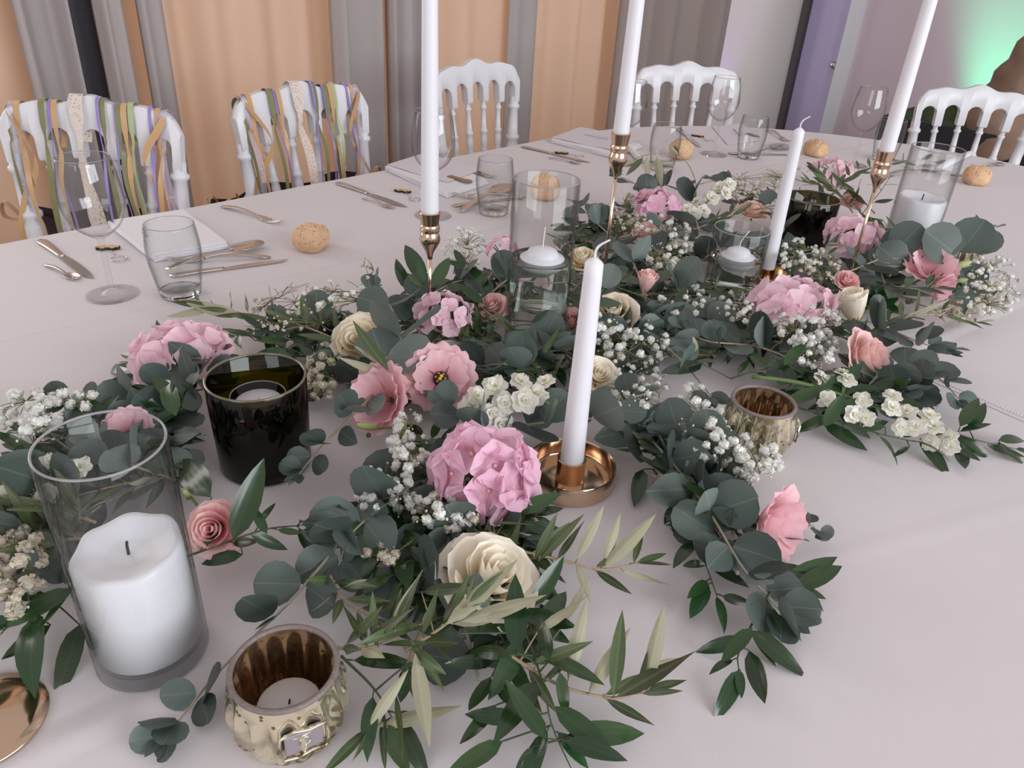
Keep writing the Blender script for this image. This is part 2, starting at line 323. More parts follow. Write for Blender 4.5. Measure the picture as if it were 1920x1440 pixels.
curtain('grey_curtain', ca(186, P_CUR+.1), ca(232, P_CUR+.1), P_CUR+.1, M['cur_grey'], 0.55, 0.03, 'narrow grey curtain edge right of the charcoal gap', 4)
curtain('peach_curtain', ca(200, P_CUR), ca(700, P_CUR), P_CUR, M['cur_peach'], 6.3, 0.028, 'wide peach sheer curtain behind the two beribboned chairs', 5)
curtain('grey_curtain', ca(256, P_CUR+.07), ca(312, P_CUR+.07), P_CUR+.08, M['cur_grey'], 0.6, 0.035, 'slim grey curtain fold above the gap between the ribboned chairs', 6)
curtain('grey_curtain', ca(618, P_CUR+.08), ca(706, P_CUR+.08), P_CUR+.09, M['cur_grey'], 1.3, 0.035, 'grey curtain folds just above the right ribboned chair', 7)
curtain('peach_curtain', ca(690, P_CUR), ca(1160, P_CUR), P_CUR, M['cur_peach'], 7.2, 0.03, 'peach sheer curtain behind the plain chair on the window side', 8)
curtain('greige_curtain', ca(722, P_CUR+.08), ca(795, P_CUR+.08), P_CUR+.09, M['cur_grey'], 2.2, 0.03, 'greige curtain folds left of the tallest front candle', 9)
curtain('grey_curtain', ca(950, P_CUR+.06), ca(1000, P_CUR+.06), P_CUR+.06, M['cur_grey'], 0.5, 0.02, 'single grey fold in the peach curtain right of the plain chair', 10)
curtain('brown_curtain', ca(1140, P_CUR+.06), ca(1352, P_CUR+.06), P_CUR+.10, M['cur_brown'], 5.0, 0.045, 'brown-grey bunched curtain at the corner behind the middle tall candle', 11)
# coloured uplights behind the furniture
def spot(name, loc, aim, e, col, ang=70, size=0.04, cat='uplight', label=''):
    l = bpy.data.lights.new(name, 'SPOT'); l.energy = e; l.color = col; l.spot_size = math.radians(ang); l.spot_blend = 0.8; l.shadow_soft_size = size
    t = thing('led_uplight', label, 'lamp', loc)
    o = bpy.data.objects.new('light', l); COL.objects.link(o); o.location = (0, 0, 0.09); o.rotation_euler = (Vector(aim)-Vector(loc)-Vector((0, 0, 0.09))).to_track_quat('-Z', 'Y').to_euler(); o.parent = t
    b = MB(); b.lathe([(0, 0), (0.07, 0), (0.08, 0.02), (0.08, 0.07), (0.06, 0.075), (0.055, 0.05), (0, 0.05)], 20); b.build('lamp_housing', M['darkgap'], t)
pc = pw(1352, 60)
spot('purple', tp(A_END-0.16, pc+0.02, 0), tp(A_END, pc+0.03, 1.3), 20, (0.50, 0.32, 1.0), 36, label='purple floor uplight in the corner beside the curtain')
pg = pw(1900, 60)
spot('green', tp(A_END-0.25, pg+0.12, 0), tp(A_END+.1, pg+0.16, 1.85), 110, (0.1, 1.0, 0.45), 55, label='green floor uplight behind the tree trunk')
# planter and olive trunk
M['planter'] = mat('black_planter', (0.018, 0.016, 0.02), 0.7, noise=0.2, nscale=8)
M['moss'] = mat('dark_moss', (0.03, 0.05, 0.015), 0.95, noise=0.6, nscale=25, bump=1.0, bscale=60)
M['trunk'] = mat('olive_tree_bark', (0.27, 0.18, 0.13), 0.9, noise=0.5, nscale=12, bump=1.0, bscale=30)
def onray(x, y, a):  # point at pixel on plane along=a
    r = RM @ np.array([(x-960)/FPX, -(y-720)/FPX, -1.0]); t = a/(UA.x*r[0]+UA.y*r[1]); return Vector((r[0]*t, r[1]*t, T+CAMH+r[2]*t))
aP = 3.7
q0 = onray(1665, 185, aP); q1 = onray(2150, 190, aP); pp0, pp1 = UP.dot(q0), UP.dot(q1); zt = q0.z
pl = thing('tree_planter', 'black planter of dark moss at right behind the far-right chair', 'planter', tp(aP+0.25, (pp0+pp1)/2, 0))
def rel(o, parent): o.matrix_basis = Matrix.Translation(-parent.location) @ o.matrix_basis; return o
o = wallbox('planter_box', aP, aP+0.5, pp0, pp1, 0.0, zt-0.07, M['planter'], pl); rel(o, pl)
b = MB(); b.grid(lambda u, v: tp(aP+0.02+0.46*v, pp0+0.02+(pp1-pp0-0.04)*u, zt-0.10+0.09*math.sin(math.pi*min(1, max(0, u)))**0.3*math.sin(math.pi*v)**0.5+0.025*mnoise.noise(Vector((u*14, v*6, 0)))), 40, 12)
rel(tag(b.build('moss', M['moss'], pl), kind='stuff'), pl)
tr = thing('olive_tree', 'gnarled brown tree trunk curving up out of the black planter at right', 'tree', tp(aP+0.2, UP.dot(onray(1860, 250, aP+.2)), zt-0.1))
P = [onray(1890, 290, aP+.2), onray(1885, 215, aP+.2), onray(1940, 140, aP+.2), onray(1990, 60, aP+.2), onray(2000, -20, aP+.2), onray(2010, -200, aP+.2)]
pts = spline(P, 24); b = MB(); b.tube(pts, [0.145-0.002*i+(0.10*(1-i/7) if i < 7 else 0)+0.008*math.sin(i*1.7) for i in range(25)], 18)
for i, v in enumerate(b.v):
    v = Vector(v); c = pts[min(24, i//18)]; d = (v-c); k = 1+0.10*mnoise.noise(v*5)+0.05*mnoise.noise(v*16); b.v[i] = tuple(c+d*k)
rel(b.build('trunk', M['trunk'], tr), tr)
for k in range(4):
    q = pts[16+k*2]; b = MB(); dd = Vector((R_.uniform(-.5, .9), R_.uniform(-.3, .3), 0.9)); b.tube(spline([q, q+dd*0.4, q+dd*0.9+Vector((0, 0, .1))], 8), [0.07-0.007*i for i in range(9)], 8); rel(b.build('branch', M['trunk'], tr), tr)
# ------------------------------------------------------------------ table and cloth
PC, RAD, AC, A0 = -0.6, 0.905, 1.86, -0.9
def halfw(a):
    if a > AC: return math.sqrt(max(0, RAD**2-(a-AC)**2))
    if a < A0: return math.sqrt(max(0, RAD**2-(A0-a)**2))
    return RAD
us = [A0-RAD*math.cos(t*math.pi/2/14) for t in range(15)]+[A0+(AC-A0)*t/60 for t in range(1, 60)]+[AC+RAD*math.sin(t*math.pi/2/14) for t in range(15)]
tb = thing('banquet_table', 'long round-ended banquet table hidden under the white cloth', 'table', tp((A0+AC)/2, PC, 0))
b = MB(); ring = [(a, halfw(a)) for a in us]; outl = [tp(a, PC-h*0.985) for a, h in ring]+[tp(a, PC+h*0.985) for a, h in reversed(ring)]
n = len(outl); b.add([v+Vector((0, 0, T-0.04)) for v in outl]+[v+Vector((0, 0, T-0.004)) for v in outl], [tuple(range(n)), tuple(range(2*n-1, n-1, -1))]+[(i, i+n, (i+1) % n+n, (i+1) % n) for i in range(n)])
rel(b.build('tabletop', M['wood'], tb, smooth=False), tb)
for a in (A0, AC):
    for s in (-0.5, 0.5):
        b = MB(); b.tube([tp(a, PC+s, 0), tp(a, PC+s, T-0.042)], 0.025, 10); rel(b.build('leg', M['wood'], tb), tb)
# cloth material with pressed creases
m = mat('white_tablecloth', (0.635, 0.590, 0.605), 0.85, noise=0.02, nscale=6, sheen=0.15)
nt = m.node_tree; N = nt.nodes; L = nt.links; bs = N['Principled BSDF']
tc = N.new('ShaderNodeTexCoord'); acc = None
def addn(x, y):
    q = N.new('ShaderNodeMath'); q.operation = 'ADD'; L.new(x, q.inputs[0]); L.new(y, q.inputs[1]); return q.outputs[0]
def crease(pa, pb, width, hgt):
    global acc
    d = (pb-pa).normalized(); nn = Vector((-d.y, d.x, 0)); k = nn.dot(pa)
    dp = N.new('ShaderNodeVectorMath'); dp.operation = 'DOT_PRODUCT'; L.new(tc.outputs['Object'], dp.inputs[0]); dp.inputs[1].default_value = nn
    sb = N.new('ShaderNodeMath'); sb.operation = 'SUBTRACT'; L.new(dp.outputs['Value'], sb.inputs[0]); sb.inputs[1].default_value = k
    ab = N.new('ShaderNodeMath'); ab.operation = 'ABSOLUTE'; L.new(sb.outputs[0], ab.inputs[0])
    mr = N.new('ShaderNodeMapRange'); mr.interpolation_type = 'SMOOTHSTEP'; mr.inputs['From Max'].default_value = width; mr.inputs['To Min'].default_value = hgt; mr.inputs['To Max'].default_value = 0; L.new(ab.outputs[0], mr.inputs['Value'])
    acc = mr.outputs[0] if acc is None else addn(acc, mr.outputs[0])
crease(at(0, 640), at(300, 572), 0.005, 1.3)
crease(at(640, 335), at(1800, 1400), 0.004, 0.0)
crease(at(0, 1440), at(250, 1325), 0.022, 3.0)
crease(at(60, 1440), at(400, 1350), 0.02, 0.5)
crease(at(1400, 1230), at(1760, 1430), 0.02, 0.5)
crease(at(1450, 1080), at(1920, 1290), 0.015, 0.3)
crease(at(1600, 880), at(1900, 1100), 0.01, 0.2)
crease(at(1250, 1300), at(1300, 1440), 0.015, 0.25)
crease(at(1500, 300), at(1900, 470), 0.008, 0.15)
for sc_, am in ((3.5, 4.0), (14, 0.8), (900, 0.12)):
    nz = N.new('ShaderNodeTexNoise'); nz.inputs['Scale'].default_value = sc_; nz.inputs['Detail'].default_value = 2; L.new(tc.outputs['Object'], nz.inputs['Vector'])
    q = N.new('ShaderNodeMath'); q.operation = 'MULTIPLY'; q.inputs[1].default_value = am; L.new(nz.outputs['Fac'], q.inputs[0]); acc = addn(acc, q.outputs[0])
bp = N.new('ShaderNodeBump'); bp.inputs['Strength'].default_value = 0.8; bp.inputs['Distance'].default_value = 0.001; L.new(acc, bp.inputs['Height']); L.new(bp.outputs['Normal'], bs.inputs['Normal'])
M['cloth'] = m
b = MB(); nv = 60
b.grid(lambda u, v: tp(us[int(round(v*(len(us)-1)))], PC+halfw(us[int(round(v*(len(us)-1)))])*(2*u-1), T-0.0005), nv, len(us)-1)
bd = [tp(a, PC-h) for a, h in ring]+[tp(a, PC+h) for a, h in reversed(ring[1:-1])]
nb = len(bd)*3
def skirt(u, v):
    k = (u*len(bd)) % len(bd); i = int(k) % len(bd); p = bd[i].lerp(bd[(i+1) % len(bd)], k-int(k)); c = tp(max(A0, min(AC, UA.dot(p))), PC)
    d = (p-c); d = d.normalized() if d.length > 1e-6 else UA; w_ = (0.02*math.sin(u*90)+0.012*math.sin(u*53+2))*min(1, v*1.5)+0.004*min(1, v*8)+0.03*v
    return p+d*w_+Vector((0, 0, T-0.0005-(0.006*min(1, v*20))**1-0.24*v))
b.grid(skirt, nb, 8, True)
cl = tag(b.build('tablecloth', M['cloth']), 'large white tablecloth covering the long round-ended table', 'tablecloth')
# overlapping second cloth edge with an openwork hem, right side
e0, e1 = at(1700, 694), at(1990, 822); dd = (e1-e0).normalized(); nn = Vector((-dd.y, dd.x, 0))
def strip(name, w0, w1, h, m, par):
    b = MB(); b.grid(lambda u, v: e0.lerp(e1, u)+nn*(w0+(w1-w0)*v)+Vector((0, 0, 0.0001+h*math.sin(math.pi*min(1, max(0, v)))**0.5)), 30, 6); return b.build(name, m, par)
ov = tag(strip('table_runner', 0.0, 0.11, 0.0008, M['cloth'], None), 'edge of a second white cloth with an openwork hem, right of the garland', 'tablecloth')
b = MB(); Ln = (e1-e0).length; k = 0
M['hemgap'] = mat('hem_openwork_shadow', (0.45, 0.42, 0.44), 0.9)
while k*0.004 < Ln:
    b.box(e0+dd*(k*0.004)+nn*0.012+Vector((0, 0, 0.0009)), (0.0016, 0.007, 0.0006), Matrix((dd, nn, Vector((0, 0, 1)))).transposed()); k += 1
tag(b.build('hem_stitching', M['card'], ov, smooth=False), kind='stuff')
# ================================================================== chairs
def lathe_seg(b, p0, p1, prof, n=14):
    """turned member from p0 to p1; prof = [(fraction, radius)]"""
    p0, p1 = Vector(p0), Vector(p1)
    b.tube([p0.lerp(p1, f) for f, r in prof], [r for f, r in prof], n)
def turned(r, ring=1.28):
    """profile: plain tapering top, ring, swelling, three rings, swelling, foot"""
    P = [(0, .80), (.06, .80), (.075, ring*.86), (.095, ring*.86), (.11, .80), (.34, .98), (.355, ring), (.38, ring), (.395, .98), (.44, 1.15), (.50, 1.18), (.56, 1.0), (.575, .85),
         (.60, ring), (.625, .88), (.635, .88), (.66, ring*1.04), (.685, .88), (.695, .88), (.72, ring), (.74, .86), (.78, 1.05), (.86, 1.12), (.93, .95), (.95, .8), (1, .8)]
    return [(f, k*r) for f, k in P]
def make_chair():
    t = thing('banquet_chair', 'x', 'chair')
    SEAT, TOPZ = 0.455, 0.92
    yb = -0.0; W1 = 0.195; W0 = 0.165
    def back(x, z): return (x*(W0+(W1-W0)*((z-SEAT)/(0.89-SEAT)))/W1, yb-0.045*(z-SEAT)/(0.45), z)
    # crest rail outline (x, z)
    top = []
    for i in range(49):
        x = -0.195+0.39*i/48; ax = abs(x)
        z = 0.892+0.028*math.exp(-(ax/0.05)**2)+0.012*math.exp(-((ax-0.105)/0.04)**2)
        if ax > 0.155: z -= 0.040*((ax-0.155)/0.04)**2.2
        top.append((x, z))
    sp = [-0.1875, -0.113, -0.0375, 0.0375, 0.113, 0.1875]; bot = []
    zc = [0.775, 0.782, 0.790, 0.790, 0.782, 0.775]
    for k in range(5):
        a, c = sp[k], sp[k+1]; hw = 0.0125
        za, zb = zc[k], zc[k+1]
        xa, xb = a+hw, c-hw; rr = (xb-xa)/2; zt = max(za, zb)+0.045
        if k == 0: bot.append((a-0.0075, za))
        bot.append((xa, za))
        for j in range(9):
            q = math.pi*j/8; bot.append(((xa+xb)/2-rr*math.cos(q), (zt-rr*0.35)+rr*1.05*math.sin(q) if True else 0))
        bot.append((xb, zb))
        if k == 4: bot.append((c+0.0075, zb))
    b = MB(); ex = sorted(set([round(x, 5) for x, z in bot]+[round(x, 5) for x, z in top])); edges_ = set(round(q, 5) for k in range(5) for q in (sp[k]+.0125, sp[k+1]-.0125))
    xs = sorted([x for x in ex if x not in edges_ and abs(x) <= .195]+[x+e for x in edges_ for e in (-2e-4, 2e-4)]); m = len(xs)
    def interp(pts, x):
        for (x0, z0), (x1, z1) in zip(pts, pts[1:]):
            if x0-1e-9 <= x <= x1+1e-9: return z0+(z1-z0)*((x-x0)/(x1-x0) if x1 > x0 else 0)
        return pts[-1][1]
    bs = sorted(bot)
    def zbot(x):
        for k in range(5):
            xa, xb = sp[k]+.0125, sp[k+1]-.0125
            if xa <= x <= xb:
                rr = (xb-xa)/2; zt = max(zc[k], zc[k+1])+.045; q = max(-1, min(1, (x-(xa+xb)/2)/rr)); return zt-rr*.35+rr*1.05*math.sqrt(max(0, 1-q*q))
        k = min(range(6), key=lambda i: abs(sp[i]-x)); return zc[k]
    def curve_y(x): return 0.012*(abs(x)/0.195)**2
    vs = []
    for x in xs:
        zt = interp(top, x); zb = zbot(x)
        for (zz, dy) in ((zb, -.011), ((zb+.006), -.014), (zt-.008, -.014), (zt, -.009), (zt, .009), (zt-.008, .014), (zb+.006, .014), (zb, .011)):
            p = back(x, zz); vs.append((p[0], p[1]+dy+curve_y(x), p[2]))
    fs = []
    for i in range(m-1):
        for k in range(8): fs.append((i*8+k, (i+1)*8+k, (i+1)*8+(k+1) % 8, i*8+(k+1) % 8))
    fs += [tuple(range(7, -1, -1)), tuple((m-1)*8+k for k in range(8))]
    b.add(vs, fs); b.build('top_rail', M['white_paint'], t, sharp=50)
    for s in (-1, 1):
        b = MB(); p1 = Vector(back(s*0.1845, 0.792)); p1.y += 0.01; p0 = Vector(back(s*0.1845, SEAT-0.02)); lathe_seg(b, p1, p0, turned(0.0185)); b.build('back_post', M['white_paint'], t)
        b = MB(); lathe_seg(b, p0+Vector((0, 0, .01)), (s*0.175, yb-0.02, 0), [(0, .019), (.2, .019), (.25, .016), (1, .013)]); b.build('leg', M['white_paint'], t)
        b = MB(); lathe_seg(b, (s*0.175, 0.37, SEAT-0.03), (s*0.175, 0.37, 0), [(0, .02), (.1, .02), (.12, .024), (.15, .018), (.3, .022), (.6, .017), (.62, .021), (.65, .016), (1, .011)]); b.build('leg', M['white_paint'], t)
    for k in range(1, 5):
        b = MB(); p1 = Vector(back(sp[k], zc[k]+.003)); p0 = Vector(back(sp[k]*0.93, 0.53)); lathe_seg(b, p1, p0, turned(0.0100, 1.35), 10); b.build('spindle', M['white_paint'], t)
    b = MB(); b.box((0, yb-0.01, 0.52), (0.33, 0.02, 0.03)); b.build('lower_rail', M['white_paint'], t, smooth=False, bevel=.004)
    b = MB()
    b.grid(lambda u, v: ((-1+2*u)*(0.185+0.02*v), 0.0+0.40*v, SEAT+0.018*(1-(2*u-1)**6)*(1-(2*v-1)**6)), 12, 12); b.box((0, 0.2, SEAT-0.02), (0.36, 0.39, 0.04)); b.build('seat', M['white_paint'], t)
    for (x0, y0, x1, y1, z) in ((-.172, 0, -.172, .37, .22), (.172, 0, .172, .37, .22), (-.17, .37, .17, .37, .25), (-.17, 0, .17, 0, .25)):
        b = MB(); lathe_seg(b, (x0, y0, z), (x1, y1, z), [(0, .007), (.3, .009), (.5, .012), (.7, .009), (1, .007)], 8); b.build('stretcher', M['white_paint'], t)
    return t
chair0 = make_chair(); CH = []
for i, (x, y, a, lab) in enumerate([
        (-0.9375, 1.651, 2, 'white spindle-back chair with ribbons at far left, behind the near wine glass'),
        (-0.551, 1.997, 48, 'white spindle-back chair with ribbons, second from the left'),
        (-0.150, 2.598, 50, 'plain white spindle-back chair in front of the peach curtain'),
        (0.555, 2.860, 10, 'plain white spindle-back chair at the table end before the grey wall'),
        (1.493, 2.709, -8, 'plain white spindle-back chair at far right before the black planter')]):
    c = chair0 if i == 0 else copy_tree(chair0); c.location = (x, y+0.0, 0); c.rotation_euler = (0, 0, math.radians(a+180)); c['label'] = lab; c['group'] = 'white chairs around the table'; CH.append(c)
# ------------------------------------------------------------------ ribbons on the two near chairs
def rib_mat(name, col, rough=0.35, alpha=1.0, dots=False, lace=False):
    m = mat(name, col, rough, noise=0.12, nscale=12, sheen=0.3, spec=0.5)
    if alpha < 1 or lace:
        nt = m.node_tree; N = nt.nodes; L = nt.links; b = N['Principled BSDF']; tr = N.new('ShaderNodeBsdfTransparent'); ms = N.new('ShaderNodeMixShader'); ms.inputs[0].default_value = alpha
        if lace or dots:
            tc = N.new('ShaderNodeTexCoord'); vo = N.new('ShaderNodeTexVoronoi'); vo.inputs['Scale'].default_value = 160 if lace else 90; L.new(tc.outputs['Object'], vo.inputs['Vector'])
            mr = N.new('ShaderNodeMapRange'); mr.inputs['From Min'].default_value = 0.25 if lace else 0.14; mr.inputs['From Max'].default_value = 0.45 if lace else 0.2
            mr.inputs['To Min'].default_value = 0.45 if lace else 1.0; mr.inputs['To Max'].default_value = 1.0 if lace else alpha; L.new(vo.outputs['Distance'], mr.inputs['Value']); L.new(mr.outputs[0], ms.inputs[0])
        L.new(tr.outputs[0], ms.inputs[1]); L.new(b.outputs[0], ms.inputs[2]); L.new(ms.outputs[0], N['Material Output'].inputs['Surface'])
    return m
M['r_olive'] = rib_mat('olive_satin', (0.20, 0.20, 0.085)); M['r_gold'] = rib_mat('gold_satin', (0.56, 0.34, 0.16)); M['r_sage'] = rib_mat('sage_satin', (0.40, 0.47, 0.26))
M['r_vio'] = rib_mat('violet_ribbon', (0.28, 0.20, 0.55)); M['r_org'] = rib_mat('organza', (0.62, 0.55, 0.66), 0.4, 0.45, dots=True); M['r_lace'] = rib_mat('ivory_lace', (0.72, 0.62, 0.54), 0.8, 0.9, lace=True)
def ribbon(par, x, mname, w=0.022, x2=None, z2=0.50, ztop=0.905, tie=0.80, off=0.0, wav=0.006, seed=0, side=0.0):
    """ribbon looped over the crest rail and hanging in front of the spindles; chair-local coordinates, front = +y"""
    rr = random.Random(seed); x2 = x if x2 is None else x2; n = 26
    path = [(x+side*.2, -.030, tie+.01), (x+side*.1, -.064, ztop-.02), (x, -.050, ztop+.004), (x, -.028, ztop+.002), (x+.0, -.016, ztop-.04), (x-side*.3, -.010, tie), (x+(x2-x)*.25, .006, tie-.06), (x+(x2-x)*.6+rr.uniform(-.006, .006), .004, tie-.16), (x2, -.004, z2)]
    P = spline([Vector(p)+Vector((0, off, 0)) for p in path], n); ph = rr.uniform(0, 6)
    def fn(u, v):
        k = v*n; i = min(int(k), n-1); p = P[i].lerp(P[i+1], k-i); g = 1.0-0.6*math.exp(-((v-0.58)/0.05)**2)
        if v > .6: g *= 0.85+0.15*math.sin(v*17+ph)
        tw = (0.5*math.sin(v*9+ph) if v > .6 else 0)
        return (p.x+(u-0.5)*w*g*math.cos(tw), p.y+(u-0.5)*w*g*math.sin(tw)+wav*math.sin(v*14+ph)*(v > .6), p.z)
    b = MB(); b.grid(fn, 4, 44); return b.build('ribbon', M[mname], par)
def ribbons(ch, label, seed):
    g = thing('ribbon_garland', label, 'ribbon garland', ch.location, 0, 'ribbon garlands on the chairs'); g.rotation_euler = ch.rotation_euler
    # as seen from the front the chair's +x is on the left
    spec = [(.170, 'r_olive', .012, .16), (.160, 'r_org', .020, .15), (.150, 'r_gold', .012, .115), (.094, 'r_olive', .013, .09), (.080, 'r_vio', .005, .065), (.070, 'r_gold', .012, .075),
            (.020, 'r_lace', .030, .008), (-.026, 'r_vio', .006, -.028), (-.034, 'r_olive', .012, -.045), (-.060, 'r_vio', .005, -.07), (-.067, 'r_olive', .012, -.08), (-.080, 'r_gold', .013, -.088), (-.093, 'r_sage', .012, -.094),
            (-.134, 'r_vio', .006, -.13), (-.150, 'r_gold', .012, -.12), (-.160, 'r_org', .022, -.15)]
    for i, (x, mm, w_, x2) in enumerate(spec):
        z = 0.892+0.028*math.exp(-(abs(x)/0.05)**2)+0.012*math.exp(-((abs(x)-0.105)/0.04)**2)-(0.040*((abs(x)-.155)/.04)**2.2 if abs(x) > .155 else 0)
        k = 1 if mm != 'r_lace' else 1.0
        ribbon(g, x*0.985, mm, w_*k, x2+random.Random(seed+i).uniform(-.01, .01), 0.47+random.Random(seed*3+i).uniform(-.05, .06), z, 0.815 if mm != 'r_gold' else 0.80, off=0.0012*(i % 4), seed=seed*50+i, side=0.0)
    for s in (-1, 1):   # slanting gold ties crossing to the posts
        b = MB(); P = spline([(s*.165, -.012, .885), (s*.115, .006, .79), (s*.165, .006, .70), (s*.19, .012, .62)], 20)
        b.grid(lambda u, v: (P[int(v*20)].x+(u-.5)*.004, P[int(v*20)].y+.004*math.sin(v*8), P[int(v*20)].z+(u-.5)*.02), 3, 20); b.build('ribbon', M['r_gold'], g)
ribbons(CH[0], 'olive, gold, violet and lace ribbons tied along the far-left chair back', 3)
ribbons(CH[1], 'olive, gold, violet and lace ribbons tied along the second chair back', 8)
M['bag'] = mat('dark_brown_fabric', (0.055, 0.028, 0.032), 0.85, noise=0.15, nscale=30, bump=.2, bscale=400)
def back_sash(ch, label):
    g = thing('seat_bag', label, 'bag', ch.location, 0, 'dark bags hung behind the ribboned chairs'); g.rotation_euler = ch.rotation_euler
    b = MB()
    b.grid(lambda u, v: ((-1+2*u)*(0.235-0.02*(1-v)), -0.085-0.03*math.sin(math.pi*u)+0.006*math.sin(u*25), 0.40+0.235*v+0.01*math.sin(u*13)), 30, 8)
    b.grid(lambda u, v: ((-1+2*u)*(0.235-0.02*(1-v)), -0.135-0.03*math.sin(math.pi*u)+0.006*math.sin(u*25), 0.40+0.235*v+0.01*math.sin(u*13)), 30, 8)
    for s in (-1, 1): b.grid(lambda u, v: (s*(0.235-0.02*(1-v)), -.085-.05*u, .40+.235*v), 2, 8)
    o = b.build('bag_body', M['bag'], g)
    for s in (-1, 1):
        b = MB()
        for (dx, dz, L_) in ((.03, .02, .05), (-.03, .015, .05)):
            P = spline([(s*.225, -.075, .625), (s*.225+dx, -.065, .65+dz), (s*.225+dx*1.3, -.065, .635), (s*.225, -.072, .622)], 14)
            b.grid(lambda u, v: (P[int(v*14)].x, P[int(v*14)].y+(u-.5)*.016, P[int(v*14)].z), 2, 14)
        P = spline([(s*.225, -.072, .62), (s*.232, -.06, .56), (s*.226, -.06, .47), (s*.235, -.06, .40)], 14)
        b.grid(lambda u, v: (P[int(v*14)].x+(u-.5)*.018, P[int(v*14)].y, P[int(v*14)].z), 2, 14); b.build('bow', M['r_gold'], g)
back_sash(CH[0], 'dark brown bag with gold bows hung behind the far-left chair')
back_sash(CH[1], 'dark brown bag with gold bows hung behind the second chair')
# ================================================================== glassware
def fillet(prof, n=6):  # smooth profile through points
    P = spline([Vector((r, 0, z)) for r, z in prof], n*(len(prof)-1)); return [(max(0, p.x), p.z) for p in P]
def make_wine():
    t = thing('wine_glass', 'x', 'wine glass')
    b = MB()
    outer = fillet([(0.0385, 0.001), (0.036, 0.0022), (0.018, 0.005), (0.0062, 0.011), (0.0042, 0.022), (0.0038, 0.055), (0.0044, 0.085), (0.0065, 0.093)], 5)
    b.lathe([(0, 0), (0.037, 0.0)]+outer+[(0.0, 0.094)], 40); b.build('stem', M['glass2'], t)
    b = MB()
    ou = fillet([(0.0065, 0.092), (0.018, 0.099), (0.033, 0.113), (0.0425, 0.136), (0.0435, 0.155), (0.040, 0.185), (0.0355, 0.210)], 6)
    inn = [(r-0.0011, z+0.0006) for r, z in reversed(ou[6:])]
    b.lathe(ou+inn+[(0.010, 0.0965), (0, 0.0962)], 48); b.build('bowl', M['glass2'], t)
    return t
def make_tumbler():
    t = thing('tumbler', 'x', 'tumbler')
    b = MB(); ou = fillet([(0.026, 0.0), (0.030, 0.004), (0.0345, 0.03), (0.0390, 0.06), (0.0395, 0.08), (0.0375, 0.100), (0.0355, 0.115)], 5)
    inn = [(r-0.0016, z) for r, z in reversed(ou[8:])]
    b.lathe([(0, 0)]+ou+inn+[(0.026, 0.016), (0.018, 0.0115), (0, 0.0105)], 48); b.build('glass_body', M['glass'], t)
    return t
w0 = make_wine(); k0 = make_tumbler()
def put(o, p, rz=0, label=None, group=None, s=1.0):
    o.location = p; o.rotation_euler = (0, 0, rz); o.scale = (s, s, s)
    if label: o['label'] = label
    if group: o['group'] = group
    return o
for i, (x, y, lab) in enumerate([(212, 553, 'empty stemmed wine glass at left, in front of the far-left chair'), (812, 405, 'empty stemmed wine glass hidden behind the tall front-left candle'),
        (1168, 306, 'empty stemmed wine glass half behind the middle tall candle'), (1338, 290, 'empty stemmed wine glass before the plain chair at the table end'), (1600, 310, 'empty stemmed wine glass left of the right-hand tall candle')]):
    o = w0 if i == 0 else copy_tree(w0); put(o, at(x, y, 0), 0, lab, 'wine glasses')
TUM = []
for i, (x, y, lab) in enumerate([(340, 553, 'tumbler with faint etched lettering beside the left wine glass'), (925, 400, 'empty tumbler left of the tall floating-candle vase'),
        (1240, 318, 'empty tumbler left of the bread roll at the middle tall candle'), (1402, 296, 'empty tumbler in front of the table-end chair'), (1655, 300, 'empty tumbler behind the right-hand tall candle')]):
    o = k0 if i == 0 else copy_tree(k0); put(o, at(x, y, 0), 0, lab, 'water tumblers'); TUM.append(o)
# etched lettering on the near tumbler: two rows of small illegible capitals and a swoosh
b = MB(); rr = random.Random(5)
for row, (z, a0, a1, n) in enumerate(((0.106, 175, 250, 10), (0.094, 180, 235, 8))):
    for k in range(n):
        a = math.radians(a0+(a1-a0)*k/n); R = 0.0381
        for s_ in range(3):
            da = rr.uniform(-.03, .03); dz = rr.uniform(-.0015, .0015); c = Vector((R*math.cos(a+da), R*math.sin(a+da), z+dz))
            b.box(c, (0.0004, rr.choice([.0006, .0018]), rr.choice([.0024, .0007])), Matrix.Rotation(a, 3, 'Z'))
o = b.build('etched_lettering', M['ink'], TUM[0], smooth=False); tag(o, kind='stuff')
# bright rims on stemware and tumblers
for o_ in [x for x in bpy.data.objects if x.name.split('.')[0] in ('wine_glass', 'tumbler')]:
    wg = o_.name.startswith('wine')
    if 'RIMS' not in globals():
        RIMS = {}
        M['rimglass'] = mat('polished_glass_rim', (0.42, 0.40, 0.42), 0.05, spec=1.0); M['rimglass'].node_tree.nodes['Principled BSDF'].inputs['Alpha'].default_value = 0.55
        M['solidglass'] = water_mat('solid_glass'); M['solidglass'].node_tree.nodes['Glass BSDF'].inputs['IOR'].default_value = 1.45; M['solidglass'].node_tree.nodes['Glass BSDF'].inputs['Color'].default_value = (.97, .98, .98, 1)
        for k_, r_, h_ in ((True, .0352, .210), (False, .0348, .115)):
            b = MB(); b.tube([(r_*math.cos(a), r_*math.sin(a), h_) for a in [2*math.pi*i/48 for i in range(49)]], .0006, 6, False); RIMS[k_] = b.mesh('rim', M['rimglass'])
        b = MB(); b.lathe([(0, .001), (.026, .001), (.0292, .004), (.0302, .010), (.024, .0098), (.014, .008), (0, .0075)], 40); RIMS['base'] = b.mesh('thick_base', M['solidglass'])
    link('rim', RIMS[wg], o_)
    if not wg: link('thick_base', RIMS['base'], o_)
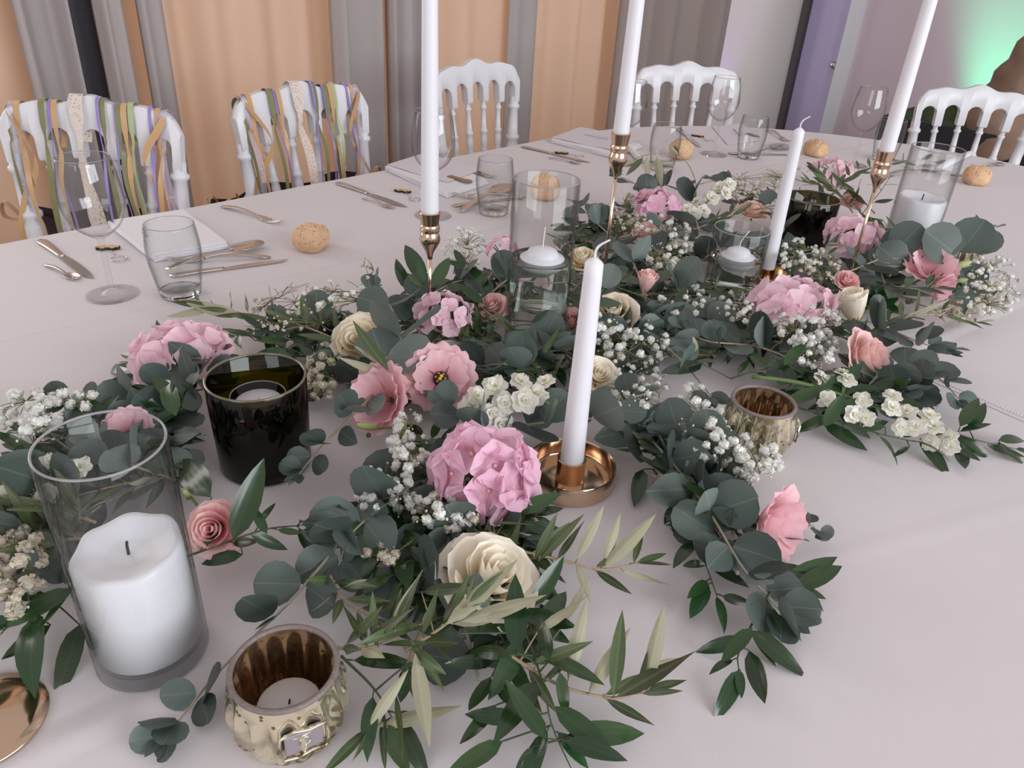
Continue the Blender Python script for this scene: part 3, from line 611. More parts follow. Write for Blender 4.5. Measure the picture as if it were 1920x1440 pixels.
# cylinder vases -----------------------------------------------------
def cyl(t, r, h, wall=0.0022, base=0.010, taper=0.0, name='glass_body', m='glass', n=64):
    b = MB(); r0 = r-taper
    b.lathe([(0, 0), (r0-.002, 0), (r0, .002), (r0+(r-r0)*.5, h*.5), (r, h-.0008), (r-.0006, h), (r-wall+.0006, h), (r-wall, h-.0008), (r0+(r-r0)*.5-wall, h*.5), (r0-wall, base+.003), (r0-wall-.003, base), (0, base)], n)
    return b.build(name, M[m], t)
def rim_ring(t, r, h, m='glass', rad=0.0012):
    b = MB(); b.tube([(r*math.cos(a), r*math.sin(a), h) for a in [2*math.pi*i/48 for i in range(49)]], rad, 6, False); return b.build('rim', M[m], t)
def pillar(px, py, r, h, hc, label, seed):
    p = at(px, py, 0); v = thing('hurricane_vase', label+' glass cylinder', 'vase', p, 0, 'glass cylinders with pillar candles'); v['label'] = label.replace('@', 'tall clear glass cylinder holding a white pillar candle')
    cyl(v, r, h, taper=0.0); rim_ring(v, r-.001, h, 'rimglass', 0.0010)
    c = thing('pillar_candle', label.replace('@', 'wide white pillar candle inside the glass cylinder'), 'candle', p+Vector((0, 0, .0125)), 0, 'pillar candles in glass cylinders'); rc = r-.0038
    b = MB(); rr = random.Random(seed); ph = rr.uniform(0, 6)
    prof = [(0, 0), (rc-.004, 0), (rc, .004), (rc, hc*.5), (rc, hc-.002), (rc-.002, hc+.003), (rc-.006, hc+.0015), (rc-.02, hc-.003), (rc*.4, hc-.005), (0.002, hc-.005), (0, hc-.005)]
    def lob(a, r_, z): return r_*(1+.002*math.sin(3*a+ph+z*30))+(0.001*math.sin(7*a+ph)*(r_ > rc-.007)*(z > hc-.01))
    b.lathe(prof, 56, lob=lob); b.v = [(x, y, z+(.0022*math.sin(math.atan2(y, x)+ph)+.0008*math.sin(7*math.atan2(y, x)) if z > hc-.004 and math.hypot(x, y) > rc-.008 else 0)) for x, y, z in b.v]
    b.build('wax_body', M['wax'], c)
    b = MB(); b.tube([(0, 0, hc-.006), (.0003, 0, hc+.003), (.001, 0, hc+.007)], .0011, 6); b.build('wick', M['wick_dark'], c)
pillar(288, 1218, 0.0420, 0.200, 0.094, '@ at the front left', 1)
pillar(1700, 462, 0.049, 0.200, 0.090, '@ at the far right', 2)
def floating(px, py, r, h, hw, rc, label, seed, wick=(0, 0), squat=.5):
    p = at(px, py, 0); v = thing('cylinder_vase', label.replace('@', 'clear glass cylinder vase of water'), 'vase', p, 0, 'water-filled glass cylinders')
    cyl(v, r, h, wall=.002, base=.008); rim_ring(v, r-.001, h, 'rimglass', 0.001)
    b = MB(); ri = r-.0026; b.lathe([(0, .0086), (ri-.003, .0086), (ri, .0116), (ri, hw-.002), (ri, hw+.0012), (ri-.0015, hw), (rc*.5, hw), (0, hw)], 56); b.build('water', M['water'], v)
    c = thing('floating_candle', label.replace('@', 'round white floating candle on the water of the vase'), 'candle', p+Vector((0.002, 0.002, hw)), 0, 'white floating candles')
    b = MB(); b.lathe([(0, -.016*squat*2), (rc*.55, -.015*squat*2), (rc*.85, -.008*squat*2), (rc*.97, -.001), (rc, .0005), (rc*.965, .002), (rc*.74, .0045), (rc*.72, .006), (rc*.64, .011), (rc*.4, .0145), (0, .016)], 40); b.build('wax_body', M['wax'], c)
    b = MB(); b.tube(spline([(0, 0, .014), (0, 0, .024), (wick[0]*.4, wick[1]*.4, .034), (wick[0], wick[1], .044)], 8), .0008, 6); b.build('wick', M['wick'], c)
floating(1002, 640, 0.0445, 0.238, 0.128, 0.031, '@ in the middle of the garland', 1, (0.001, 0))
floating(1369, 540, 0.0465, 0.108, 0.058, 0.029, '@ at the right, shorter one', 2, (0.012, 0.004), .6)
# dark olive tumblers with tealights -----------------------------------------------------
def dark_votive(px, py, r, h, label):
    p = at(px, py, 0); v = thing('glass_candle_holder', label, 'candle holder', p, 0, 'dark olive glass holders')
    b = MB(); b.lathe([(0, 0), (r-.006, 0), (r-.003, .004), (r-.0015, h*.5), (r, h-.001), (r-.001, h+.0005), (r-.003, h-.001), (r-.0045, h*.5), (r-.006, .008), (r-.012, .006), (0, .006)], 56); b.build('glass_body', M['dglass'], v)
    rim_ring(v, r-.0015, h, 'rimdark', .0014)
    # inner glass cup
    b = MB(); ri, z0 = r*.56, h*.45
    b.lathe([(0, z0), (ri-.003, z0), (ri, z0+.003), (ri+.001, h*.80), (ri, h*.80+.0008), (ri-.0018, h*.80), (ri-.002, z0+.004), (0, z0+.0035)], 44); b.build('inner_cup', M['dglass'], v)
    b = MB(); b.lathe([(ri-.004, .0065), (ri-.004, z0-.0006), (ri-.007, z0-.0006), (ri-.007, .0065), (ri-.004, .0065)], 32); b.build('cup_support', M['dglass'], v)
    rim_ring(v, ri-.0005, h*.80, 'rimglass', .0009)
    c = thing('tealight', label.replace('dark olive glass candle holder', 'white tealight inside the dark olive holder'), 'candle', p+Vector((0, 0, z0+.0042)), 0, 'white tealights'); rr = ri-.0045
    b = MB(); b.lathe([(0, 0), (rr, 0), (rr, h*.24), (rr-.001, h*.25), (rr*.4, h*.245), (0, h*.245)], 36); b.build('wax_body', M['wax'], c)
    b = MB(); b.tube([(0, 0, h*.24), (.001, 0, h*.24+.005)], .0008, 5); b.build('wick', M['wick'], c)
M['rimdark'] = mat('dark_glass_rim', (0.10, 0.09, 0.05), 0.05, spec=1.0, coat=.5)
dark_votive(500, 866, 0.0505, 0.107, 'dark olive glass candle holder beside the left pink hydrangea')
dark_votive(1503, 452, 0.0545, 0.091, 'dark olive glass candle holder behind the slanted back taper')
# mercury glass votives -----------------------------------------------------
def mercury(name, base, dark, sc=120):
    m, nt, N, L = new_mat(name); b = N['Principled BSDF']; b.inputs['Metallic'].default_value = 0.9; b.inputs['Roughness'].default_value = 0.12
    tc = N.new('ShaderNodeTexCoord'); vo = N.new('ShaderNodeTexVoronoi'); vo.inputs['Scale'].default_value = sc; vo.inputs['Randomness'].default_value = 1; L.new(tc.outputs['Object'], vo.inputs['Vector'])
    n = N.new('ShaderNodeTexNoise'); n.inputs['Scale'].default_value = 22; n.inputs['Detail'].default_value = 5; L.new(tc.outputs['Object'], n.inputs['Vector'])
    th = N.new('ShaderNodeMapRange'); th.inputs['From Min'].default_value = .5; th.inputs['From Max'].default_value = .62; th.inputs['To Min'].default_value = .17; th.inputs['To Max'].default_value = .5; L.new(n.outputs['Fac'], th.inputs['Value'])
    lt = N.new('ShaderNodeMath'); lt.operation = 'LESS_THAN'; L.new(vo.outputs['Distance'], lt.inputs[0]); L.new(th.outputs[0], lt.inputs[1])
    mx = N.new('ShaderNodeMix'); mx.data_type = 'RGBA'; L.new(lt.outputs[0], mx.inputs['Factor']); mx.inputs['B'].default_value = tuple(dark)+(1,); L.new(mx.outputs['Result'], b.inputs['Base Color'])
    n2 = N.new('ShaderNodeTexNoise'); n2.inputs['Scale'].default_value = 45; n2.inputs['Detail'].default_value = 3; L.new(tc.outputs['Object'], n2.inputs['Vector']); m2 = N.new('ShaderNodeMix'); m2.data_type = 'RGBA'; r2 = N.new('ShaderNodeMapRange'); r2.inputs['From Min'].default_value = .45; r2.inputs['From Max'].default_value = .62; L.new(n2.outputs['Fac'], r2.inputs['Value']); L.new(r2.outputs[0], m2.inputs['Factor'])
    m2.inputs['A'].default_value = tuple(base)+(1,); m2.inputs['B'].default_value = tuple(v*.5 for v in base)+(1,); L.new(m2.outputs['Result'], mx.inputs['A'])
    bp = N.new('ShaderNodeBump'); bp.inputs['Strength'].default_value = .4; bp.inputs['Distance'].default_value = .002; L.new(n.outputs['Fac'], bp.inputs['Height']); L.new(bp.outputs['Normal'], b.inputs['Normal'])
    mr = N.new('ShaderNodeMapRange'); mr.inputs['To Min'].default_value = .1; mr.inputs['To Max'].default_value = .6; L.new(lt.outputs[0], mr.inputs['Value']); L.new(mr.outputs[0], b.inputs['Roughness']); return m
M['merc'] = mercury('mercury_glass_outside', (0.80, 0.73, 0.55), (0.22, 0.17, 0.08))
M['merci'] = mercury('mercury_glass_inside', (0.62, 0.43, 0.25), (0.20, 0.11, 0.04), 160)
M['mercrim'] = mat('grey_brown_rim', (0.20, 0.16, 0.15), 0.45, noise=.3, nscale=200, bump=.5, bscale=500)
M['plaque'] = mat('silver_plaque', (0.42, 0.38, 0.42), 0.3, .7, bump=.2, bscale=120)
def mercury_votive(px, py, r, h, label, rz=0.0, emb=True, s=1.0):
    p = at(px, py, 0); v = thing('mercury_votive', label, 'candle holder', p, rz, 'mercury glass votives'); NL = 16
    def lob(a, r_, z):
        k = math.sin(math.pi*min(1, max(0, (z)/(h*.92)))); return r_*(1+.085*k*math.cos(NL*a))
    def prof_r(t): return r*(.70+.30*math.sin(math.pi*min(.62, t*.78+.08))**.9)*(1-.05*max(0, t-.75)/.25)
    out = [(0, .001), (r*.55, 0)]+[(prof_r(t), h*t) for t in [i/22 for i in range(1, 23)]]
    b = MB(); b.lathe(out, 128, lob=lambda a, r_, z: lob(a, r_, z) if r_ > r*.6 else r_); b.build('outer_shell', M['merc'], v)
    inn = [(prof_r(t)-.003, h*t) for t in [1-i/20 for i in range(19)]]+[(r*.5, .006), (0, .006)]
    b = MB(); b.lathe(inn, 128, lob=lambda a, r_, z: lob(a, r_, z) if r_ > r*.6 else r_); b.build('inner_shell', M['merci'], v)
    b = MB(); R1 = prof_r(.999)-.0015; b.tube([(R1*math.cos(a), R1*math.sin(a), h) for a in [2*math.pi*i/48 for i in range(49)]], .0022, 8, False); b.build('rim', M['mercrim'], v)
    if emb:
        a0 = -math.pi/2+.42; R2 = r*1.01; rot = Matrix.Rotation(a0, 3, 'Z'); c = Vector((R2*math.cos(a0), R2*math.sin(a0), h*.58))
        b = MB(); b.box(c, (.0035, .026, .019), rot); o = b.build('plaque', M['plaque'], v, smooth=False, bevel=.001)
        b = MB(); fr = [Vector((.0022, y_, z_)) for y_, z_ in [(-.015, -.011), (-.005, -.0135), (.005, -.011), (.015, -.012), (.0165, 0), (.015, .0115), (.004, .010), (-.006, .0135), (-.0155, .011), (-.017, 0), (-.015, -.011)]]
        b.tube([c+rot @ q for q in fr], .0011, 8, False)
        b.tube([c+rot @ Vector((.002, .004*math.cos(a), .004*math.sin(a))) for a in [i*.6 for i in range(11)]], .0004, 5); b.tube([c+rot @ Vector((.002, y_, .006)) for y_ in (-.008, .006)], .0004, 5); b.build('plaque_frame', M['merc'], v)
    c = thing('tealight', label.replace('ribbed mercury glass votive', 'white tealight inside the ribbed mercury votive'), 'candle', p+Vector((0, 0, .0065)), 0, 'white tealights'); rr = r*.56
    b = MB(); b.lathe([(0, 0), (rr, 0), (rr, h*.3), (rr-.001, h*.31), (rr*.4, h*.30), (0, h*.30)], 36); b.build('wax_body', M['wax'], c)
    b = MB(); b.tube([(0, 0, h*.29), (.001, 0, h*.29+.005)], .0008, 5); b.build('wick', M['wick_dark'], c)
    return v
mercury_votive(548, 1362, 0.0400, 0.064, 'ribbed mercury glass votive at the bottom of the photo', rz=0.12)
mercury_votive(1408, 848, 0.0385, 0.070, 'ribbed mercury glass votive behind white baby\'s breath at right', rz=1.1)
mercury_votive(1782, 512, 0.0385, 0.070, 'ribbed mercury glass votive at far right between leaves and pink lisianthus', rz=2.2, emb=False)
# tall brass candlesticks -----------------------------------------------------
def taper(p, h, r0, r1, label, tilt=(0, 0), tipbend=(0.006, 0), group='white taper candles'):
    c = thing('taper_candle', label, 'candle', p, 0, group)
    def pos(t): return Vector((tilt[0]*h*t, tilt[1]*h*t, h*t))
    n = 20; b = MB(); b.tube([pos(i/n) for i in range(n+1)]+[pos(1+.008), pos(1+.018), pos(1+.026)], [r0+(r1-r0)*(i/n)**1.15 for i in range(n+1)]+[r1*.85, r1*.5, r1*.18], 24); b.build('wax_body', M['wax'], c)
    b = MB(); q = pos(1.02); b.tube(spline([q, q+Vector((0, 0, .007)), q+Vector((tipbend[0]*.5, tipbend[1], .013)), q+Vector((tipbend[0]*2, tipbend[1], .019))], 8), [.0013]*6+[.0011, .001, .0009], 8); b.build('wick', M['wax'], c)
    return c
def stick(px, py, h, label, lc, hc=0.33, tilt=(0, 0)):
    p = at(px, py, 0); t = thing('candlestick', label, 'candlestick', p, 0, 'tall brass candlesticks')
    b = MB(); b.lathe([(0, 0), (.041, 0), (.042, .0015), (.0415, .003), (.02, .0042), (.006, .0055), (0, .0055)], 48); b.build('base', M['brass'], t)
    b = MB(); b.tube([(0, 0, .005), (tilt[0]*.5*h, tilt[1]*.5*h, h*.5), (tilt[0]*h, tilt[1]*h, h-.03)], [.0026, .0026, .0026], 12); b.build('stem', M['brass'], t)
    b = MB(); pr = [(0, 0), (.0036, 0), (.0038, .004), (.0056, .010), (.0095, .017), (.0135, .0245), (.0145, .028), (.0125, .036), (.0118, .038), (.0135, .0395), (.0135, .042), (.0118, .043), (.0134, .0445), (.0134, .047), (.0122, .049), (.0132, .056), (.0148, .065), (.0138, .066), (.0126, .064), (.0122, .052), (0, .052)]
    b.lathe([(r, z) for r, z in pr], 40, org=(tilt[0]*h, tilt[1]*h, h-.034)); b.build('cup', M['brass'], t, sharp=35)
    taper(p+Vector((tilt[0]*h, tilt[1]*h, h+.0185)), hc, .0120, .0088, lc, tilt=tilt)
stick(806, 634, 0.156, 'brass candlestick with a thin stem at the left of the garland', 'tall white taper candle on the left brass candlestick')
stick(1126, 566, 0.238, 'brass candlestick with a thin stem in the middle of the garland', 'tall white taper candle on the middle brass candlestick')
stick(1584, 548, 0.214, 'brass candlestick with a thin stem at the right of the garland', 'tall white taper candle on the right brass candlestick')
# low dish holders -----------------------------------------------------
def dish(px, py, r, label, lc, hc, tilt=(0, 0)):
    p = at(px, py, 0); t = thing('candle_dish', label, 'candle holder', p, 0, 'low rose gold candle dishes')
    b = MB(); b.lathe([(0, 0), (r-.003, 0), (r-.0005, .002), (r, .005), (r, .0215), (r-.0008, .0228), (r-.0022, .0215), (r-.0022, .006), (r-.004, .0035), (0, .0032)], 64); b.build('dish', M['copper'], t, sharp=40)
    b = MB(); b.lathe([(.0165, .0034), (.0158, .006), (.0155, .028), (.0158, .0295), (.0148, .0298), (.0135, .028), (.0133, .010), (0, .010)], 40); b.build('cup', M['copper'], t, sharp=40)
    taper(p+Vector((0, 0, .0105)), hc, .0130, .0088, lc, tilt)
dish(1068, 900, 0.0485, 'low rose gold candle dish in front of the white roses', 'white taper candle standing in the front rose gold dish', 0.240)
dish(1432, 530, 0.0470, 'low rose gold candle dish behind the shorter water vase', 'white taper candle slanting up behind the shorter water vase', 0.252)
# round base of a stick cut by the left frame edge
p = at(-30, 1356, 0); t = thing('candlestick', 'rose gold round candlestick base cut off by the bottom-left corner', 'candlestick', p)
b = MB(); b.lathe([(0, 0), (.041, 0), (.042, .0015), (.0415, .003), (.03, .0042), (.012, .0065), (.004, .0075), (0, .0075)], 64); b.build('base', M['copper'], t)
b = MB(); b.tube([(0, 0, .005), (0, 0, .2)], .0026, 12); b.build('stem', M['copper'], t)
# ================================================================== cutlery
def loft(b, P, W, H, up=Vector((0, 0, 1)), n=10, pw_=0.7):
    P = [Vector(p) for p in P]; m = len(P); vs = []
    for i, p in enumerate(P):
        t = (P[min(i+1, m-1)]-P[max(i-1, 0)]).normalized(); s = t.cross(up).normalized(); u2 = s.cross(t)
        for k in range(n):
            a = 2*math.pi*k/n; ca_, sa_ = math.cos(a), math.sin(a); vs.append(p+s*W[i]*math.copysign(abs(ca_)**pw_, ca_)+u2*H[i]*math.copysign(abs(sa_)**pw_, sa_))
    b.add(vs, [(j*n+k, j*n+(k+1) % n, (j+1)*n+(k+1) % n, (j+1)*n+k) for j in range(m-1) for k in range(n)]+[tuple(range(n-1, -1, -1)), tuple((m-1)*n+k for k in range(n))])
def handle(b, y0, y1, w0_, w1_, arch=.006, z0=.0016):
    P = []; W = []; H = []
    for i in range(15):
        t = i/14; w_ = w0_+(w1_-w0_)*t**.8
        if t < .12: w_ *= math.sqrt(max(.05, 1-((.12-t)/.12)**2))
        P.append((0, y0+(y1-y0)*t, z0+arch*math.sin(math.pi*min(1, t*.9)))); W.append(w_); H.append(.0011+.0004*math.sin(math.pi*t))
    loft(b, P, W, H); return P[-1]
def make_knife(L=.235):
    t = thing('table_knife', 'x', 'knife'); b = MB(); handle(b, 0, L*.45, .0105, .0062, .001, .0026); b.build('handle', M['steel'], t)
    b = MB(); n = 20; vs = []; y0 = L*.44
    for i in range(n+1):
        u = i/n; y = y0+(L-y0)*u; top = .0060+.0008*math.sin(u*3); bot = -.0055-.0045*math.sin(math.pi*min(1, u*1.05))**.7
        if u > .82: q = (u-.82)/.18; top = .0066-(.0066+.006)*q**2.2; bot = bot*(1-.35*q**2)
        if i == n: top = bot+.0015
        for (x, z) in ((top, .0022), (top, .0008), (bot, .0008), (bot, .0014)): vs.append((x, y, z+.0006))
    fs = [(i*4+k, i*4+(k+1) % 4, (i+1)*4+(k+1) % 4, (i+1)*4+k) for i in range(n) for k in range(4)]+[(3, 2, 1, 0), tuple(n*4+k for k in range(4))]
    b.add(vs, fs); b.build('blade', M['steel'], t, sharp=40); return t
def make_spoon(L=.205, bw=.0215, name='tablespoon', lab='spoon'):
    t = thing(name, 'x', lab); b = MB(); yb_ = L*.68; handle(b, 0, yb_, bw*.42, .0025, L*.035); b.build('handle', M['steel'], t)
    b = MB(); bl = L-yb_
    def fn(u, v):
        a = u*2*math.pi; s_ = math.sin(v*math.pi/2); x = bw*math.cos(a)*s_; y = yb_+bl*.5+(bl*.53)*math.sin(a)*s_*(1+.12*math.cos(a)**2); z = .0012+L*.045*(s_**2)*(.55+.0)
        return (x, y, z)
    b.grid(fn, 28, 8, True); o = b.build('bowl', M['steel'], t); s_ = o.modifiers.new('s', 'SOLIDIFY'); s_.thickness = .0009; s_.offset = 1; return t
def make_fork(L=.200):
    t = thing('table_fork', 'x', 'fork'); b = MB(); handle(b, 0, L*.66, .0100, .0027, .007); b.build('handle', M['steel'], t)
    b = MB(); y0 = L*.65
    zz = lambda y: .0065-.0055*math.sin((y-y0)/(L-y0)*math.pi*.75)+.011*max(0, (y-y0)/(L-y0)-.55)
    loft(b, [(0, y0+(L*.80-y0)*i/8, zz(y0+(L*.80-y0)*i/8)) for i in range(9)], [.0027+(.0115-.0027)*math.sin(min(1, i/6)*math.pi/2)**1.3 for i in range(9)], [.0012]*9, n=10)
    for k in (-1.5, -.5, .5, 1.5):
        P = [(k*.0062*(1-.05*i/6), L*.79+(L*.21)*i/6, zz(L*.79+(L*.21)*i/6)) for i in range(7)]; b.tube(P, [.0017, .0017, .0016, .0015, .0014, .0012, .0007], 6)
    b.build('tines', M['steel'], t); return t
KN, SP, TS, FK = make_knife(), make_spoon(), make_spoon(.118, .0125, 'teaspoon', 'spoon'), make_fork()
USED = set()
def lay(proto, a, bb, label, group, h=0.0, rollx=0.0):
    """lay the piece with handle end at pixel a and far end at pixel bb"""
    pa, pb = at(*a, h), at(*bb, h); o = proto if proto.name not in USED else copy_tree(proto); USED.add(proto.name)
    d = pb-pa; put(o, pa, math.atan2(d.y, d.x)-math.pi/2, label, group); L0 = {'table_knife': .235, 'tablespoon': .205, 'teaspoon': .118, 'table_fork': .2}[proto.name.split('.')[0]]
    k = max(.8, min(1.2, d.length/L0)); o.scale = (k, k, 1)
    if rollx: o.rotation_euler[0] = rollx
    return o
gk = 'silver cutlery on the white cloth'
lay(KN, (76, 452), (172, 524), 'table knife left of the near wine glass', gk)
lay(TS, (84, 498), (140, 523), 'small teaspoon beside the leftmost knife', gk)
lay(FK, (416, 388), (527, 422), 'fork on the cloth between the left tumbler and the near bread roll', gk)
lay(SP, (310, 508), (492, 458), 'tablespoon whose handle shows through the left tumbler', gk, h=.004)
lay(FK, (508, 484), (316, 492), 'fork lying between the spoon and knife behind the left tumbler', gk)
lay(KN, (318, 520), (540, 489), 'table knife nearest the garland beside the left tumbler', gk)
lay(KN, (632, 344), (762, 390), 'table knife in the middle of the cloth left of the tall candle', gk)
lay(TS, (680, 373), (735, 391), 'small teaspoon in front of the middle-left knife', gk)
lay(FK, (840, 308), (930, 336), 'fork behind the second tumbler from the left', gk)
lay(SP, (862, 398), (955, 350), 'spoon behind the second tumbler, bowl to the right', gk, h=.003)
lay(KN, (848, 388), (975, 372), 'knife crossing under the second tumbler place setting', gk)
lay(FK, (985, 372), (850, 368), 'fork crossing the knife at the second tumbler', gk, h=.0035)
lay(KN, (978, 276), (1106, 306), 'table knife behind the tall water vase, beside a key ring', gk)
lay(TS, (1028, 297), (1086, 308), 'small teaspoon in front of the knife behind the tall vase', gk)
lay(FK, (1115, 257), (1180, 272), 'fork partly hidden behind the middle candlestick cup', gk)
lay(KN, (1170, 308), (1285, 300), 'knife lying under the third tumbler by the middle bread roll', gk)
lay(KN, (1272, 242), (1312, 277), 'table knife behind the bread roll at the middle candle', gk)
lay(FK, (1438, 244), (1478, 268), 'fork right of the tumbler at the table end', gk)
lay(SP, (1400, 296), (1476, 272), 'spoon resting between the end tumbler and back taper', gk, h=.003)
lay(KN, (1365, 289), (1495, 292), 'knife lying behind the end tumbler', gk)
lay(KN, (1660, 298), (1780, 322), 'knife lying behind the far right glass cylinder', gk)
lay(SP, (1660, 330), (1772, 312), 'spoon seen through the far right glass cylinder', gk, h=.003)
lay(FK, (1700, 318), (1800, 330), 'fork seen through the far right glass cylinder', gk)
lay(TS, (1838, 318), (1880, 307), 'small spoon right of the far-right bread roll', gk)
# ================================================================== bread rolls
def bread(px, py, r, label, seed, sx=1, sy=1, sz=.8):
    p = at(px, py, 0); t = thing('bread_roll', label, 'bread roll', p, seed*1.3, 'seeded bread rolls'); b = MB(); nu, nv = 40, 24
    def fn(u, v):
        a = u*2*math.pi; q = (v-.5)*math.pi; d = Vector((math.cos(q)*math.cos(a)*sx, math.cos(q)*math.sin(a)*sy, math.sin(q)*sz)); d2 = Vector((abs(d.x)**.8*math.copysign(1, d.x), abs(d.y)**.85*math.copysign(1, d.y), d.z))
        k = r*(1+.10*mnoise.noise(d*2+Vector((seed, 0, 0)))+.05*mnoise.noise(d*5+Vector((0, seed, 0)))); z = d2.z*k+r*sz*.78
        return (d2.x*k, d2.y*k, max(0.0004, z))
    b.grid(fn, nu, nv, True); b.build('crust', M['bread'], t); rr = random.Random(seed)
    for nm, mm, n in (('sesame_seeds', 'seed', 170), ('dark_seeds', 'seedd', 60)):
        s_ = MB()
        for k in range(n):
            u, v = rr.random(), rr.uniform(.45, .97); c = Vector(fn(u, v)); nn_ = (c-Vector((0, 0, r*.5))).normalized(); tt_ = nn_.orthogonal().normalized(); bb_ = nn_.cross(tt_); a = rr.uniform(0, 6.3); d1 = tt_*math.cos(a)+bb_*math.sin(a); d2 = nn_.cross(d1)
            s_.add([c+d1*.0016, c+d2*.0009, c-d1*.0016, c-d2*.0009, c+nn_*.0008, c-nn_*.0008], [(0, 1, 4), (1, 2, 4), (2, 3, 4), (3, 0, 4), (1, 0, 5), (2, 1, 5), (3, 2, 5), (0, 3, 5)])
        tag(s_.build(nm, M[mm], t), kind='stuff')
bread(585, 466, .032, 'seeded bread roll nearest the camera, right of the lone fork', 1, 1.1, .95)
bread(1021, 372, .033, 'seeded bread roll seen over the rim of the tall water vase', 2, 1, .9, .95)
bread(1275, 296, .034, 'bread roll just right of the middle tall candle', 3, 1.0, .9, .85)
bread(1527, 292, .034, 'bread roll between the back taper and the right wine glass', 4, 1.15, .8, .75)
bread(1826, 345, .033, 'bread roll at far right beside the glass cylinder', 5, 1.05, .9, .85)
# ================================================================== napkins, cards, tags
def slab(a, c, d, h0, th, name, label, cat, m, group, layers=1, text=False):
    """flat folded piece: corners at pixels a (origin), c and d (two neighbours)"""
    A, Cc, D = at(*a, 0), at(*c, 0), at(*d, 0); u, v = Cc-A, D-A; t = thing(name, label, cat, A, 0, group)
    for k in range(layers):
        b = MB(); z = h0+k*th*1.15
        def fn(x, y, top): return u*x*(1-.02*k)+v*y+Vector((0, 0, z+(th if top else 0)+.0006*math.sin(x*9+k)))
        n = 8; b.grid(lambda x, y: fn(x, y, 1), n, n); b.grid(lambda x, y: fn(1-x, y, 0), n, n)
        for e in (lambda x, y: fn(x, 0, y), lambda x, y: fn(1-x, 1, y), lambda x, y: fn(0, 1-x, y), lambda x, y: fn(1, x, y)):
            b.grid(lambda x, y, e=e: e(x, round(y)), n, 1)
        b.build('fold' if layers > 1 else 'sheet', m, t)
    if text:
        b = MB(); rr = random.Random(3); zt = h0+layers*th*1.15+.0012; du, dv = u.normalized(), v.normalized(); rot = Matrix((du, (Vector((0, 0, 1)).cross(du)), Vector((0, 0, 1)))).transposed()
        for row, (y, x0, x1, hh) in enumerate(((.45, .38, .62, .0008), (.55, .30, .68, .006), (.66, .36, .66, .0008))):
            x = x0
            while x < x1:
                b.box(u*x+v*y+Vector((0, 0, zt)), (u.length*.018, hh*rr.uniform(.5, 1), .0002), rot); b.box(u*(x+.012)+v*y+Vector((0, 0, zt)), (u.length*.006, hh*rr.uniform(.6, 1.1), .0002), rot); x += .045 if row == 1 else .03
        tag(b.build('lettering', M['ink'], t, smooth=False), kind='stuff')
    return t
slab((215, 424), (290, 492), (345, 404), .0006, .0035, 'napkin', 'folded white napkin behind the left tumbler', 'napkin', M['napkin'], 'folded white napkins', 3)
slab((722, 320), (838, 372), (800, 299), .0006, .003, 'napkin', 'folded white napkin under the menu card, behind the left tall candle', 'napkin', M['napkin'], 'folded white napkins', 3)
slab((1033, 268), (1150, 298), (1092, 250), .0006, .003, 'napkin', 'folded white napkin under the lettered card at the middle candle', 'napkin', M['napkin'], 'folded white napkins', 3)
slab((726, 318), (838, 352), (795, 296), .0118, .0008, 'menu_card', 'white menu card lying on the napkin behind the left tall candle', 'menu card', M['card'], 'white menu cards', 1)
slab((1034, 266), (1150, 290), (1087, 246), .0118, .0008, 'menu_card', 'white menu card with faint lettering left of the middle tall candle', 'menu card', M['card'], 'white menu cards', 1, True)
slab((1335, 238), (1364, 272), (1392, 232), .0006, .0008, 'menu_card', 'white menu card between the end wine glass and tumbler', 'menu card', M['card'], 'white menu cards', 1, True)
slab((1690, 312), (1740, 322), (1790, 300), .0006, .0008, 'menu_card', 'white menu card seen through the far right glass cylinder', 'menu card', M['card'], 'white menu cards', 1)
def roll(a, c, r, label):
    A, Cc = at(*a, r), at(*c, r); b = MB(); P = spline([A, A.lerp(Cc, .5)+Vector((0, 0, .002)), Cc], 14); loft(b, P, [r*1.5*math.sqrt(max(.15, 1-(abs(i/7-1))**6)) for i in range(15)], [r]*15, n=14, pw_=.8)
    t = thing('napkin', label, 'napkin', A, 0, 'folded white napkins'); o = b.build('fold', M['napkin'], t); o.matrix_basis = Matrix.Translation(-A)
roll((205, 418), (292, 486), .0045, 'white napkin edge rolled behind the left wine glass')
roll((1755, 318), (1822, 286), .007, 'rolled white napkin end right of the far glass cylinder rim')
roll((1200, 300), (1170, 268), .006, 'rolled white napkin end right of the middle candlestick cup')
M['bronze'] = mat('bronze_tag', (0.30, 0.19, 0.12), 0.35, .7, noise=.2, nscale=60)
